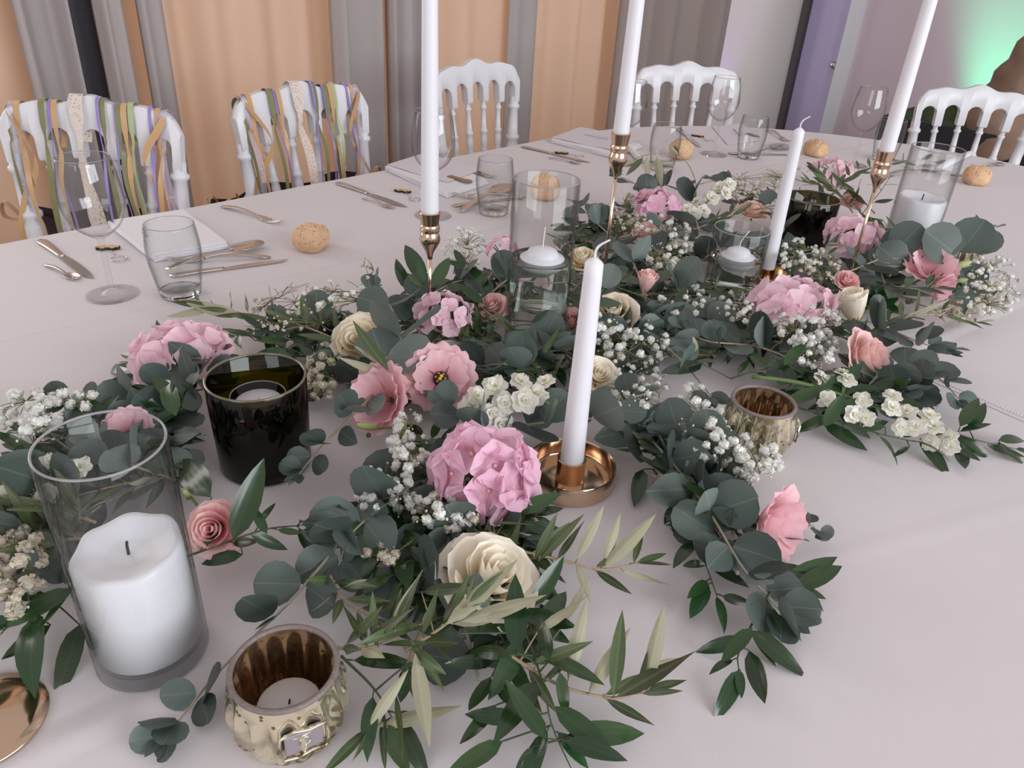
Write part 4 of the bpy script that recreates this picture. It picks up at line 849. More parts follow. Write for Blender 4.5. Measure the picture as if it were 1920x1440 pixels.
def wtag(px, py, ang, label, ringto, s=1.0):
    p = at(px, py, .0003); t = thing('wooden_key_ring', label, 'key ring', p, 0, 'wooden key rings'); rot = Matrix.Rotation(ang, 3, 'Z')
    b = MB(); o_ = [(-.019, -.004), (-.013, -.004), (-.012, -.008), (-.005, -.008), (-.004, -.004), (.004, -.0045), (.006, -.009), (.012, -.008), (.013, -.004), (.019, -.004), (.019, .004), (.012, .004), (.010, .008), (.003, .009), (.0, .005), (-.006, .0085), (-.012, .007), (-.013, .004), (-.019, .004)]
    pts = [(rot @ Vector((x*s, y*s, 0)))[:2] for x, y in o_]
    b.prism(pts, 0, .0045); b.build('tag_edge', M['tagedge'], t, smooth=False)
    b = MB(); b.prism([(x*.93, y*.93) for x, y in pts], .0045, .0049); b.build('tag_face', M['tagwood'], t, smooth=False)
    q = at(*ringto, .001)-p; q0 = q.normalized()*.019*s if q.length > .02 else Vector((0, 0, 0)); b = MB(); n = 6
    for i in range(n):
        c = q0.lerp(q*.72, i/n); rr_ = [c+Vector((.0016*math.cos(a), .0016*math.sin(a) if i % 2 else 0, .0016+(.0016*math.sin(a) if not i % 2 else 0))) for a in [2*math.pi*k/8 for k in range(9)]]; b.tube(rr_, .0004, 5, False)
    b.build('chain', M['steel'], t)
    b = MB(); rr_ = [q+Vector((.0125*math.cos(a), .0125*math.sin(a), .0008)) for a in [2*math.pi*k/32 for k in range(33)]]; b.tube(rr_, .0009, 6, False); b.build('ring', M['steel'], t)
wtag(203, 467, .25, 'wooden key ring with burnt edges behind the near wine glass stem', (224, 486))
wtag(755, 360, -.2, 'wooden key ring with burnt edges just left of the left tall candle', (778, 374))
wtag(1053, 288, -.1, 'wooden key ring with burnt edges behind the tall water vase', (1086, 293))
wtag(1308, 256, -.4, 'wooden key ring with burnt edges behind the bread roll at the table end', (1330, 264))
def btag(a, c, label, h=.014):
    A, Cc = at(*a, h), at(*c, h); d = (Cc-A); t = thing('bronze_tag', label, 'tag', A, 0, 'bronze tags on the napkins'); s_ = Vector((-d.y, d.x, 0)).normalized()
    b = MB(); w_ = .008; pts = [(-s_*w_), d*.55-s_*w_]+[d*.78+d.normalized()*.016*math.cos(a_)+s_*.012*math.sin(a_) for a_ in [-2.2+4.4*i/12 for i in range(13)]]+[d*.55+s_*w_, s_*w_]
    b.prism([(q.x, q.y) for q in pts], 0, .0012); b.build('plate', M['bronze'], t, smooth=False)
btag((842, 330), (884, 342), 'bronze tag with a round end on the napkin behind the second tumbler')
btag((345, 428), (398, 444), 'bronze tag with a round end seen through the left tumbler', .002)
btag((1402, 250), (1420, 256), 'small bronze tag seen through the end tumbler', .003)
btag((1755, 305), (1775, 302), 'small bronze tag seen through the far right glass cylinder', .003)
# ================================================================== flora: meshes
OBST = []      # (x, y, radius, top height) things the flowers must not run through
for o in list(bpy.data.objects):
    n_ = o.name.split('.')[0]
    if n_ in ('hurricane_vase', 'cylinder_vase', 'glass_candle_holder', 'mercury_votive', 'candle_dish', 'candlestick'):
        r_ = {'hurricane_vase': .047, 'cylinder_vase': .048, 'glass_candle_holder': .056, 'mercury_votive': .042, 'candle_dish': .049, 'candlestick': .004}[n_]
        h_ = {'candle_dish': .026, 'candlestick': .3, 'mercury_votive': .075, 'glass_candle_holder': .11}.get(n_, .2); OBST.append((o.location.x, o.location.y, r_, T+h_))
        if n_ == 'candle_dish': OBST.append((o.location.x, o.location.y, .016, T+.26))
def blocked(*pts, m=0.0):
    for p in pts:
        for (x, y, r, h) in OBST:
            if p.z < h and (p.x-x)**2+(p.y-y)**2 < (r+m)**2: return True
    return False
def leafmesh(name, mat_, W, wf, curl=0.1, fold=0.1, twist=0.0, wave=0.0, nu=4, nv=6, ph=0.0):
    b = MB()
    def fn(u, v):
        x = (2*u-1); w_ = wf(v)*W; X = x*w_; Z = -curl*v*v+fold*abs(x)*w_+wave*math.sin(v*7+ph)*x*.5+wave*.5*math.sin(v*5+ph)
        a = twist*v; return (X*math.cos(a)-0*Z, v, Z+X*math.sin(a))
    b.grid((lambda u, v: fn(u, (1-math.cos(math.pi*v))/2)) if wf in (rnd, ovl) else fn, nu, nv+1 if wf in (rnd, ovl) else nv); return b.mesh(name, mat_)
rnd = lambda v: max(.03, math.sqrt(max(0, 1-(2*v-1)**2))*(1.0 if v > .3 else .93))
ovl = lambda v: max(.03, math.sin(math.pi*min(1, v**.85))**.75)
pnt = lambda v: max(.02, 2.05*(v**.62)*(1-v)**.86)
nar = lambda v: max(.03, (math.sin(math.pi*v**.9)**.8)*(1-.25*v))
LM = {
 'euc': [leafmesh('eucalyptus_leaf_mesh', M['euc'], .50, rnd, c, f, t, w, ph=i) for i, (c, f, t, w) in enumerate([(.06, .10, 0, .02), (.18, -.12, .1, .04), (-.08, .18, -.1, .03), (.12, .05, .3, .05)])],
 'euco': [leafmesh('oval_eucalyptus_leaf_mesh', M['euc'], .31, ovl, c, f, t, w, ph=i) for i, (c, f, t, w) in enumerate([(.10, .12, 0, .02), (.25, -.10, .3, .03), (-.10, .22, -.2, .03)])],
 'rus': [leafmesh('ruscus_leaf_mesh', M['rus'], .205, pnt, c, f, t, w, ph=i) for i, (c, f, t, w) in enumerate([(.08, .18, 0, .01), (.26, .10, .35, .02), (-.10, .22, -.3, .02), (.38, .2, .15, .02)])],
 'oli': [leafmesh('olive_leaf_mesh', M['oli'], .105, nar, c, f, t, w, ph=i) for i, (c, f, t, w) in enumerate([(.04, .25, 0, .01), (.14, .2, .5, .02), (-.10, .3, -.4, .02), (.06, .1, 1.2, .02)])],
}
NLEAF = [0]
def leaf(par, kind, p, d, n, L, r=R_, name='leaf', force=False, mesh=None):
    p = p.copy(); p.z = max(p.z, T+.0035); d = d.normalized(); tip = p+d*L
    lo = T+.004
    if tip.z < lo:
        d = Vector((d.x, d.y, 0)); d = d.normalized() if d.length > 1e-4 else Vector((1, 0, 0)); d.z = (lo-p.z)/L; d.normalize(); tip = p+d*L
    if not force and blocked(p, p+d*L*.33, p+d*L*.66, tip, m=.004): return None
    x = d.cross(n)
    if x.length < .05: x = d.cross(Vector((0, 0, 1)))
    x.normalize(); z = x.cross(d)
    wz = {'euc': .5, 'euco': .31, 'rus': .2, 'oli': .1}[kind]*L*abs(x.z)       # keep broad leaves clear of the cloth
    mid = p+d*L*.5
    if mid.z-wz < T+.003 and abs(x.z) > .05:
        x.z *= max(0, (mid.z-T-.003)/max(wz, 1e-5)); x = (x-d*x.dot(d)).normalized(); z = x.cross(d)
    m = mesh or r.choice(LM[kind]); o = bpy.data.objects.new(name, m); COL.objects.link(o); o.parent = par
    q = p-par.location; o.matrix_basis = Matrix(((x.x*L, d.x*L, z.x*L, q.x), (x.y*L, d.y*L, z.y*L, q.y), (x.z*L, d.z*L, z.z*L, q.z), (0, 0, 0, 1))); NLEAF[0] += 1; return o
UPV = Vector((0, 0, 1))
M['stem_rus'] = mat('ruscus_stem', (0.045, 0.07, 0.03), 0.5, noise=0.25, nscale=60)
STEM = {'euc': ('stem_euc', .0017), 'rus': ('stem_rus', .0012), 'oli': ('stem_olive', .0015)}
NM = {'euc': 'eucalyptus_branch', 'rus': 'ruscus_branch', 'oli': 'olive_branch'}
def px3(P): return [at(x, y, h/100) for x, y, h in P]
def branch(kind, label, P, L, n, seed, group=None, extra=(), lift=.25, tip=True, u0=.06, world=False, spread=1.0, taper_=.4):
    r = random.Random(seed); W = P if world else px3(P); N = 24; S = spline(W, N)
    for q in S: q.z = max(q.z, T+.0035)
    t = thing(NM[kind], label, 'branch', S[0], 0, group); sm, sr = STEM[kind]
    b = MB(); b.tube([q-S[0] for q in S], [sr*(1-.6*i/N) for i in range(N+1)], 6); L /= 100
    def at_u(u):
        k = u*N; i = min(int(k), N-1); return S[i].lerp(S[i+1], k-i), (S[min(i+1, N)]-S[max(i-1, 0)]).normalized()
    petioles = []
    for k in range(n):
        u = u0+(1-u0)*(k+.35*r.random())/max(1, n-1+.4) if n > 1 else .5
        u = min(u, .995); p, tg = at_u(u); sd = tg.cross(UPV); sd = sd.normalized() if sd.length > .01 else Vector((1, 0, 0)); up = sd.cross(tg)
        Lk = L*(1-taper_*u**2)*r.uniform(.82, 1.12)
        if kind == 'euc':
            roll = (k % 2)*1.15+r.uniform(-.35, .35)
            for s in (-1, 1):
                a = roll if s > 0 else math.pi+roll; dd = sd*math.cos(a)+up*math.sin(a)
                if dd.z < -.15: dd = sd*math.cos(a)+up*abs(math.sin(a))*.5
                d = dd*spread+tg*(.35+.5*u)+Vector((r.uniform(-.2, .2), r.uniform(-.2, .2), r.uniform(-.1, .25)))
                n_ = UPV*.7+tg*r.uniform(-.2, .9)-dd*.25*dd.z+Vector((r.uniform(-.5, .5), r.uniform(-.7, .2), 0)); leaf(t, 'euc' if r.random() < .8 else 'euco', p+dd.normalized()*.003, d, n_, Lk*(1 if s > 0 else .93), r)
        elif kind == 'rus':
            s = 1 if k % 2 else -1; d = sd*s*.75*spread+tg*.75+UPV*r.uniform(-.1, lift*1.8); q = p+d.normalized()*.006; petioles.append((p, q))
            leaf(t, 'rus', q, d, UPV+Vector((r.uniform(-.6, .6), r.uniform(-.8, .3), 0)), Lk, r)
        else:
            for s in (-1, 1):
                d = sd*s*.6*spread+tg*.8+UPV*r.uniform(-.05, lift*3); q = p+d.normalized()*.004; petioles.append((p, q))
                leaf(t, 'oli', q, d, UPV*.6+Vector((r.uniform(-1, 1), r.uniform(-1, .6), 0)), Lk, r)
    if tip:
        p, tg = at_u(.995)
        if kind == 'euc':
            for a in range(3): leaf(t, 'euco', p, tg+Vector((math.cos(a*2.1), math.sin(a*2.1), .3))*.6, UPV+Vector((r.uniform(-.5, .5), 0, 0)), L*.42, r)
        else: leaf(t, kind, p, tg+UPV*.1, UPV+Vector((r.uniform(-.4, .4), -.3, 0)), L*.8, r)
    for e in extra:
        a, c = px3(e[:2]); L2 = (c-a).length; n_ = (CAMP-a).normalized()*.75+UPV*.5+Vector((r.uniform(-.3, .3), 0, 0))
        if kind == 'oli' and r.random() < .5: n_ = -n_
        k2 = e[2] if len(e) > 2 else kind
        leaf(t, k2, a, c-a, n_, L2, r, force=True)
        j = min(range(N+1), key=lambda i: (S[i]-a).length)
        if (S[j]-a).length < .07: petioles.append((S[j], a))
    for a, c in petioles:
        if (c-a).length > 1e-4: b.tube([a-S[0], a.lerp(c, .5)-S[0]+Vector((0, 0, .0005)), c-S[0]], [.0008, .0007, .0006], 4, False)
    b.build('stem', M[sm], t)
    return t
# ------------------------------------------------------------------ petals
def petal_mesh(name, m, R, H, span, roll=0.0, ruf=0.0, seed=0, nu=8, nv=7, inner=.16, edge=.07, cup=.8, frq=9):
    b = MB(); rr = random.Random(seed); p1, p2 = rr.uniform(0, 6), rr.uniform(0, 6)
    def fn(u, v):
        x = 2*u-1; vt = 1-edge*abs(x)**2.4; vv = v*vt; a = x*span*(.55+.45*min(1, vv*1.6))
        r = R*(inner+(1-inner)*math.sin(vv*math.pi/2)**cup)+roll*vv**4+ruf*math.sin(x*frq+p1)*vv**3
        z = H*vv**1.05-roll*.75*vv**6+ruf*math.cos(x*frq*.8+p2)*vv**3
        return (r*math.cos(a), r*math.sin(a), z)
    b.grid(fn, nu, nv); return b.mesh(name, m)
def frame_from(axis):
    z = axis.normalized(); x = z.orthogonal().normalized(); y = z.cross(x); return Matrix((x, y, z)).transposed()
PM = {}
def rose_set(key):
    if key not in PM:
        m = M[key]; q = 'rose_petal'
        PM[key] = [[petal_mesh(q, m, .13, .98, 1.7, 0, .01, 1)], [petal_mesh(q, m, .25, 1.0, 1.3, .01, .01, s) for s in (2, 3)], [petal_mesh(q, m, .40, .97, 1.05, .03, .015, s) for s in (4, 5)],
                   [petal_mesh(q, m, .56, .90, .95, .08, .02, s) for s in (6, 7)], [petal_mesh(q, m, .72, .76, .88, .16, .025, s) for s in (8, 9, 10)], [petal_mesh(q, m, .86, .56, .80, .22, .03, s) for s in (11, 12, 13)]]
    return PM[key]
def rose(label, px, py, h, rad, axis, col, openn=1.0, bud=False, stem=None, sep=True, seed=0, cat='rose', group='roses in the garland'):
    c = at(px, py, h/100); s = rad/ppm(c); r = random.Random(seed*7+int(px)); ax = Vector(axis).normalized(); F = frame_from(ax).to_4x4()
    base = c-ax*s*(.55 if not bud else .8); base.z = max(base.z, T+.006)
    t = thing('rose', label, cat, base, 0, group); sets = rose_set(col)
    lay_ = [(0, 2), (1, 3), (2, 4), (3, 5), (4, 5), (5, 5)] if not bud else [(0, 2), (1, 3), (2, 4), (3, 4)]
    k = s if not bud else s*1.5
    for li, n in lay_:
        o0 = r.uniform(0, 6)
        for i in range(n):
            a = o0+2*math.pi*i/n+r.uniform(-.15, .15); ti = (r.uniform(-.03, .06) if li < 4 else r.uniform(0, .18)*openn); zs = (1.0 if not bud else 1.12)*(1+r.uniform(-.04, .04))
            rx = (openn if li > 1 else 1)
            o = bpy.data.objects.new('petal', r.choice(sets[li])); COL.objects.link(o); o.parent = t
            o.matrix_basis = F @ Matrix.Rotation(a, 4, 'Z') @ Matrix.Rotation(ti, 4, 'Y') @ Matrix.Diagonal((k*rx, k*rx, k*zs, 1))
    b = MB(); b.lathe([(0, -.12*k), (.10*k, -.10*k), (.17*k, 0), (.14*k, .1*k)], 12)
    for i in range(5):
        a = i*1.257; q = [Vector((math.cos(a)*x*k, math.sin(a)*x*k, z*k)) for x, z in ((.14, -.03), (.36, .0), (.55, -.12))]; sd = Vector((-math.sin(a), math.cos(a), 0))*.07*k
        b.add([q[0]+sd, q[0]-sd, q[1]+sd*.8, q[1]-sd*.8, q[2]], [(0, 1, 3, 2), (2, 3, 4)])
    o = b.build('calyx', M['stem_green'], t); o.matrix_basis = F
    if stem:
        W = [at(x, y, z/100) for x, y, z in stem]; b = MB(); b.tube([q-base for q in spline([base-ax*.1*k]+W, 14)], .0022, 7); b.build('stem', M['stem_green'], t)
    return t
def lisi(label, px, py, h, rad, axis, col='p_lis', deep=.6, centre=True, seed=0, stem=None):
    c = at(px, py, h/100); s = rad/ppm(c); r = random.Random(seed*5+int(px)); ax = Vector(axis).normalized(); F = frame_from(ax).to_4x4(); key = ('lis', col, round(deep, 1))
    if key not in PM:
        PM[key] = [[petal_mesh('lisianthus_petal', M[col], .74, deep*1.1, .95, .10, .05, i, 14, 7, .10, .10, 1.0, 13) for i in range(3)], [petal_mesh('lisianthus_petal', M[col], .94, deep*.9, .86, .20, .06, i+5, 14, 7, .10, .10, 1.0, 14) for i in range(3)]]
    base = c-ax*s*deep*.6; base.z = max(base.z, T+.006); t = thing('lisianthus', label, 'lisianthus', base, 0, 'lisianthus flowers in the garland')
    for li, n in ((0, 4), (1, 5)):
        o0 = r.uniform(0, 6)
        for i in range(n):
            o = bpy.data.objects.new('petal', r.choice(PM[key][li])); COL.objects.link(o); o.parent = t
            o.matrix_basis = F @ Matrix.Rotation(o0+2*math.pi*i/n+r.uniform(-.1, .1), 4, 'Z') @ Matrix.Rotation(r.uniform(-.05, .12), 4, 'Y') @ Matrix.Scale(s, 4)
    b = MB(); b.lathe([(0, -.1*s), (.09*s, -.08*s), (.12*s, .06*s)], 10); o = b.build('calyx', M['stem_green'], t); o.matrix_basis = F
    if centre:
        b = MB(); b.ball((0, 0, .12*s), .25*s, 12, 6, (1, 1, .6)); o = b.build('flower_centre', M['dark_centre'], t); o.matrix_basis = F
        b = MB()
        for i in range(6): a = i*1.05; b.ball((math.cos(a)*.15*s, math.sin(a)*.15*s, .30*s), .032*s, 6, 4, (1, 1, 1.6))
        b.ball((-.05*s, 0, .36*s), .06*s, 8, 5); b.ball((.05*s, 0.02*s, .36*s), .06*s, 8, 5); o = b.build('stamens', M['yellow'], t); o.matrix_basis = F
    if stem:
        W = [at(x, y, z/100) for x, y, z in stem]; b = MB(); b.tube([q-base for q in spline([base]+W, 12)], .0018, 6); b.build('stem', M['stem_green'], t)
    return t
def bud(label, px, py, h, rad, axis, stem=None):
    c = at(px, py, h/100); s = rad/ppm(c); ax = Vector(axis).normalized(); F = frame_from(ax).to_4x4(); t = thing('lisianthus_bud', label, 'flower bud', c, 0, 'unopened lisianthus buds'); r = random.Random(int(px))
    if 'bud' not in PM: PM['bud'] = [petal_mesh('bud_petal', M['budgreen'], .36, 1.6, 1.2, -.12, .02, i, 5, 6, .2, .35, .7) for i in range(2)]
    for i in range(4):
        o = bpy.data.objects.new('petal', r.choice(PM['bud'])); COL.objects.link(o); o.parent = t; o.matrix_basis = F @ Matrix.Rotation(i*1.6, 4, 'Z') @ Matrix.Translation((0, 0, -.8*s)) @ Matrix.Scale(s, 4)
    b = MB(); b.ball((0, 0, -.8*s), .22*s, 8, 5)
    if stem:
        W = [at(x, y, z/100)-c for x, y, z in stem]; b.tube(spline([F.to_3x3() @ Vector((0, 0, -.8*s))]+W, 8), .0014, 6)
        b.build('stem', M['stem_green'], t)
    else: o = b.build('calyx', M['stem_green'], t); o.matrix_basis = F
    return t
# ------------------------------------------------------------------ hydrangea
def floret_mesh(name, m, seed, npet=4, W=.62, cup=.10, ruf=.035):
    b = MB(); rr = random.Random(seed)
    for k in range(npet):
        a = 2*math.pi*k/npet+rr.uniform(-.1, .1); ca_, sa_ = math.cos(a), math.sin(a); p1 = rr.uniform(0, 6); tl = rr.uniform(-.12, .22); ln = rr.uniform(.9, 1.08)
        def fn(u, v):
            x = .05+.95*v*ln; w_ = W*math.sin(math.pi*min(.93, v*.83+.10))**.75; y = (2*u-1)*w_; x -= .10*abs(2*u-1)**2*v
            z = cup*v*v*(1+.3*math.sin(p1))+tl*v+.10*((2*u-1)**2)*v+ruf*math.sin((2*u-1)*5+p1)*v+k*.006; return (x*ca_-y*sa_, x*sa_+y*ca_, z)
        b.grid(fn, 5, 5)
    return b.mesh(name, m)
FL = {'p_hyd': [floret_mesh('hydrangea_floret', M['p_hyd'], i) for i in range(5)], 'p_hydl': [floret_mesh('hydrangea_floret', M['p_hydl'], i+9) for i in range(5)]}
bm_ = MB(); bm_.ball((0, 0, .05), .09, 8, 5); BEAD = bm_.mesh('floret_bead', M['p_blush'])
def hydrangea(label, px, py, h, rx, ry, n, seed, col='p_hyd', axis=(0, -.4, 1), fr=None):
    c = at(px, py, h/100); sx = rx/ppm(c); sz = ry/ppm(c); r = random.Random(seed); t = thing('hydrangea_head', label, 'hydrangea', c, 0, 'hydrangea heads in the garland'); fr = fr or max(.010, sx*.36)
    ax = Vector(axis).normalized(); cx_, cy_ = Vector((1, 0, 0)), None; cx_ = (cx_-ax*cx_.dot(ax)).normalized(); cy_ = ax.cross(cx_); cnt = 0
    for i in range(n):
        z = 1-1.15*(i+.5)/n; q = math.sqrt(max(0, 1-z*z)); a = i*2.39996+r.uniform(-.3, .3); d = cx_*math.cos(a)*q+cy_*math.sin(a)*q+ax*z
        p = Vector((d.x*(sx-fr*.55), d.y*sx*.75, d.z*(sz-fr*.3)*.95))
        if (c+p).z < T+.012: p.z = T+.012-c.z
        if blocked(c+p, m=fr*.4): continue
        for jj, nn in ((0, d+Vector((r.uniform(-.22, .22), r.uniform(-.25, .15), r.uniform(-.1, .3)))),):
            F = frame_from(nn).to_4x4(); o = bpy.data.objects.new('floret', r.choice(FL[col])); COL.objects.link(o); o.parent = t; s = fr*r.uniform(.85, 1.15); o.matrix_basis = Matrix.Translation(p) @ F @ Matrix.Rotation(r.uniform(0, 6), 4, 'Z') @ Matrix.Scale(s, 4)
            e = bpy.data.objects.new('floret_centre', BEAD); COL.objects.link(e); e.parent = o
        cnt += 1
    b = MB(); b.tube([Vector((0, 0, -sz*.2)), Vector((sx*.2, .02, -sz*.6)), Vector((sx*.5, .05, -min(sz, h/100-.006)))], .003, 6)
    for i in range(10): a = i*.63; b.tube([Vector((0, 0, -sz*.2)), Vector((math.cos(a)*sx*.6, math.sin(a)*sx*.5, sz*.3))], .001, 4)
    b.build('stem', M['stem_green'], t); return t
# ------------------------------------------------------------------ baby's breath
def blossom_mesh(m, seed, npet=16):
    b = MB(); rr = random.Random(seed)
    for i in range(npet):
        z = 1-1.45*(i+.5)/npet; q = math.sqrt(max(0, 1-z*z)); a = i*2.39996; d = Vector((math.cos(a)*q, math.sin(a)*q, z)); x = d.orthogonal().normalized(); y = d.cross(x); g = rr.uniform(0, 3); e1 = (x*math.cos(g)+y*math.sin(g))*.40; e2 = d.cross(e1).normalized()*.34; k = rr.uniform(.9, 1.08)
        b.add([d*.55*k-e2*.9, d*.82*k+e1, d*.95*k+e2, d*.82*k-e1], [(0, 1, 2, 3)], [.3, .8, 1, .8])
    b.ball((0, 0, -.05), .72, 8, 5); b.t[-len(b.v)+0:] = b.t[-len(b.v):]
    me = b.mesh('blossom', m); return me
BL = {'p_gyp': [blossom_mesh(M['p_gyp'], i) for i in range(4)], 'p_gypd': [blossom_mesh(M['p_gypd'], i+5) for i in range(3)]}
def gyps(label, px, py, rx, ry, h0, h1, base, n, mm, seed, col='p_gyp', buds=.5, mix=0.0, hubs=None, group="sprigs of baby's breath in the garland"):
    r = random.Random(seed); B0 = at(base[0], base[1], base[2]/100); t = thing('gypsophila_sprig', label, "baby's breath", B0, 0, group)
    n = int(n*1.35); mm *= 1.32; C = at(px, py, (h0+h1)/200); nh = hubs or max(3, n//6); H = []
    for i in range(nh):
        a = r.uniform(0, 6.28); q = math.sqrt(r.random())*.72; H.append(at(px+rx*q*math.cos(a), py+ry*q*math.sin(a)+4, (h0+(h1-h0)*r.uniform(.0, .5))/100))
    b = MB(); order = sorted(H, key=lambda p: (p-B0).length); tree = [B0, B0.lerp(C, .4)+Vector((0, 0, -.003))]
    b.tube([tree[0]-B0, tree[1]-B0], .0011, 5)
    for hb in order:
        j = min(tree, key=lambda p: (p-hb).length+.3*(p-B0).length*0); b.tube([q-B0 for q in spline([j, j.lerp(hb, .5)+Vector((r.uniform(-.003, .003), r.uniform(-.003, .003), r.uniform(-.003, .004))), hb], 4)], [.0009, .0008, .0007, .0006, .0006], 4, False); tree.append(hb)
    bd = MB()
    for i in range(int(n*(1+buds))):
        a = r.uniform(0, 6.28); q = math.sqrt(r.random()); isbud = i >= n
        if isbud: q *= 1.1
        p = at(px+rx*q*math.cos(a), py+ry*q*math.sin(a), (h0+(h1-h0)*r.random()*(1-.5*q*q))/100); p.z = max(p.z, T+.006)
        if blocked(p, m=.004): continue
        hb = min(H, key=lambda w_: (w_-p).length); b.tube([q_-B0 for q_ in spline([hb, hb.lerp(p, .55)+Vector((0, 0, .002)), p], 3)], .00045, 3, False)
        if isbud: bd.ball(p-B0, .0011*r.uniform(.7, 1.3), 6, 4, (1, 1, 1.2)); continue
        d = (p-hb).normalized()+UPV*.6+Vector((r.uniform(-.4, .4), r.uniform(-.7, .2), 0)); F = frame_from(d).to_4x4(); cc = 'p_gypd' if r.random() < mix else col
        o = bpy.data.objects.new('blossom', r.choice(BL[cc])); COL.objects.link(o); o.parent = t; o.matrix_basis = Matrix.Translation(p-B0) @ F @ Matrix.Scale(mm/1000*r.choice((.6, .85, 1, 1, 1.1)), 4)
    b.build('stem', M['stem_thin'], t)
    if bd.v: tag(bd.build('buds', M['p_gypd' if col == 'p_gypd' else 'p_gyp'], t), kind='stuff')
    return t
# ------------------------------------------------------------------ stock
def stockmesh(seed):
    b = MB(); rr = random.Random(seed)
    for ring, (n, s, tl) in enumerate(((5, 1.0, .12), (4, .66, .5), (3, .36, 1.1))):
        for k in range(n):
            a = 2*math.pi*k/n+ring*.6+rr.uniform(-.15, .15); ca_, sa_ = math.cos(a), math.sin(a); p1 = rr.uniform(0, 6)
            def fn(u, v):
                x = (.06+.94*v)*s*math.cos(tl*.8); w_ = .52*s*math.sin(math.pi*min(.9, v*.8+.12))**.8; y = (2*u-1)*w_; z = s*v*math.sin(tl)+.10*s*math.sin((2*u-1)*6+p1)*v-.08*v*v*s; return (x*ca_-y*sa_, x*sa_+y*ca_, z+.1*ring)
            b.grid(fn, 4, 3)
    return b.mesh('stock_floret', M['p_stock'])
SM = [stockmesh(i) for i in range(4)]
def stock(label, stem, fl, rad, seed, smr=.0028):
    r = random.Random(seed); W = px3(stem); S = spline(W, 20); t = thing('stock_stem', label, 'stock flower', S[0], 0, 'white stock flowers in the garland'); b = MB(); b.tube([q-S[0] for q in S], [smr*(1-.4*i/20) for i in range(21)], 8)
    for (x, y, h) in fl:
        p = at(x, y, h/100); p.z = max(p.z, T+.01); s = rad/ppm(p)*r.uniform(.85, 1.1); j = min(S, key=lambda q: (q-p).length); b.tube([j-S[0], p-S[0]], .001, 5)
        d = (p-j).normalized()*.5+(CAMP-p).normalized()*.6+UPV*.5+Vector((r.uniform(-.5, .5), r.uniform(-.4, .4), 0)); o = bpy.data.objects.new('floret', r.choice(SM)); COL.objects.link(o); o.parent = t
        o.matrix_basis = Matrix.Translation(p-S[0]) @ frame_from(d).to_4x4() @ Matrix.Rotation(r.uniform(0, 6), 4, 'Z') @ Matrix.Scale(s, 4)
    b.build('stem', M['stem_green'], t); return t
# ================================================================== eucalyptus
GE, GR, GO = 'eucalyptus branches on top of the garland', 'ruscus branches on top of the garland', 'olive branches on top of the garland'
branch('euc', 'long eucalyptus branch arching down beside the pink lisianthus at lower right', [(1175, 770, 3), (1270, 880, 4), (1330, 960, 4.5), (1390, 1060, 3.5), (1450, 1130, 2), (1475, 1160, 1.5)], 5.2, 9, 1, GE)
branch('euc', 'eucalyptus branch trailing left of the bottom mercury votive to a bright green tip', [(655, 960, 3), (640, 1010, 3.5), (560, 1110, 3), (480, 1190, 2.5), (400, 1270, 1.5), (345, 1340, 1), (305, 1385, .8)], 3.8, 9, 2, GE)
branch('euc', 'round-leaved eucalyptus branch left of the dark olive glass holder', [(470, 720, 4), (380, 730, 5), (290, 745, 4), (200, 750, 3.5), (120, 760, 3)], 5.0, 6, 3, GE)
branch('euc', 'eucalyptus branch with long leaves between the dark holder and two-faced pink lisianthus', [(700, 740, 5), (650, 790, 5), (600, 840, 4.5), (560, 890, 3.5)], 3.8, 6, 4, GE)
branch('euc', 'eucalyptus branch with very large round leaves beside the cream rose at left', [(700, 690, 6), (750, 640, 7), (735, 580, 7), (700, 540, 6)], 6.0, 4, 5, GE)
branch('euc', 'eucalyptus branch leaning right of the tall water vase toward the middle candlestick', [(1210, 560, 5), (1180, 480, 6), (1110, 410, 7), (1085, 385, 7)], 5.0, 6, 6, GE)
branch('euc', 'eucalyptus branch standing highest behind the middle candlestick stem', [(1250, 440, 6), (1220, 380, 7), (1190, 345, 8), (1160, 330, 8)], 5.4, 4, 7, GE)
branch('euc', 'eucalyptus branch behind the small pink hydrangea right of the middle candlestick', [(1310, 430, 6), (1290, 370, 7), (1245, 345, 7)], 5.6, 4, 8, GE)
branch('euc', 'eucalyptus branch with big leaves reaching past the far right pillar candle', [(1590, 510, 5), (1680, 475, 6), (1780, 455, 7), (1850, 425, 7)], 6.0, 5, 9, GE, [((1795, 480, 7), (1738, 432, 11)), ((1800, 474, 7), (1846, 415, 12)), ((1825, 474, 6), (1872, 432, 10)), ((1700, 500, 5), (1650, 462, 8)), ((1700, 495, 5), (1712, 446, 9)), ((1780, 480, 7), (1775, 425, 11))])
branch('euc', 'eucalyptus branch behind the pink rose lying at right', [(1600, 640, 3), (1660, 620, 5), (1720, 640, 5), (1775, 660, 4)], 5.4, 6, 10, GE)
branch('euc', 'eucalyptus branch pointing right above the white stock stem at right', [(1650, 700, 4), (1700, 690, 4), (1760, 710, 4), (1800, 750, 3)], 4.2, 5, 11, GE)
branch('euc', 'eucalyptus branch around the small pink rosebud right of the middle', [(1290, 600, 4), (1270, 540, 5), (1235, 480, 6), (1275, 440, 6)], 5.4, 5, 12, GE)
branch('euc', 'eucalyptus branch with bent grey leaves left of the right-hand mercury votive', [(1500, 680, 3), (1420, 650, 4), (1330, 640, 5), (1285, 620, 5)], 4.8, 6, 13, GE)
branch('euc', 'short eucalyptus twig hanging over cloth just left of the right mercury votive', [(1240, 640, 4), (1290, 690, 5), (1335, 745, 4.5)], 4.6, 3, 14, GE)
branch('euc', 'small eucalyptus tip farthest back, below the tumbler at the table end', [(1400, 400, 5), (1365, 355, 6), (1330, 335, 6)], 4.6, 3, 15, GE)
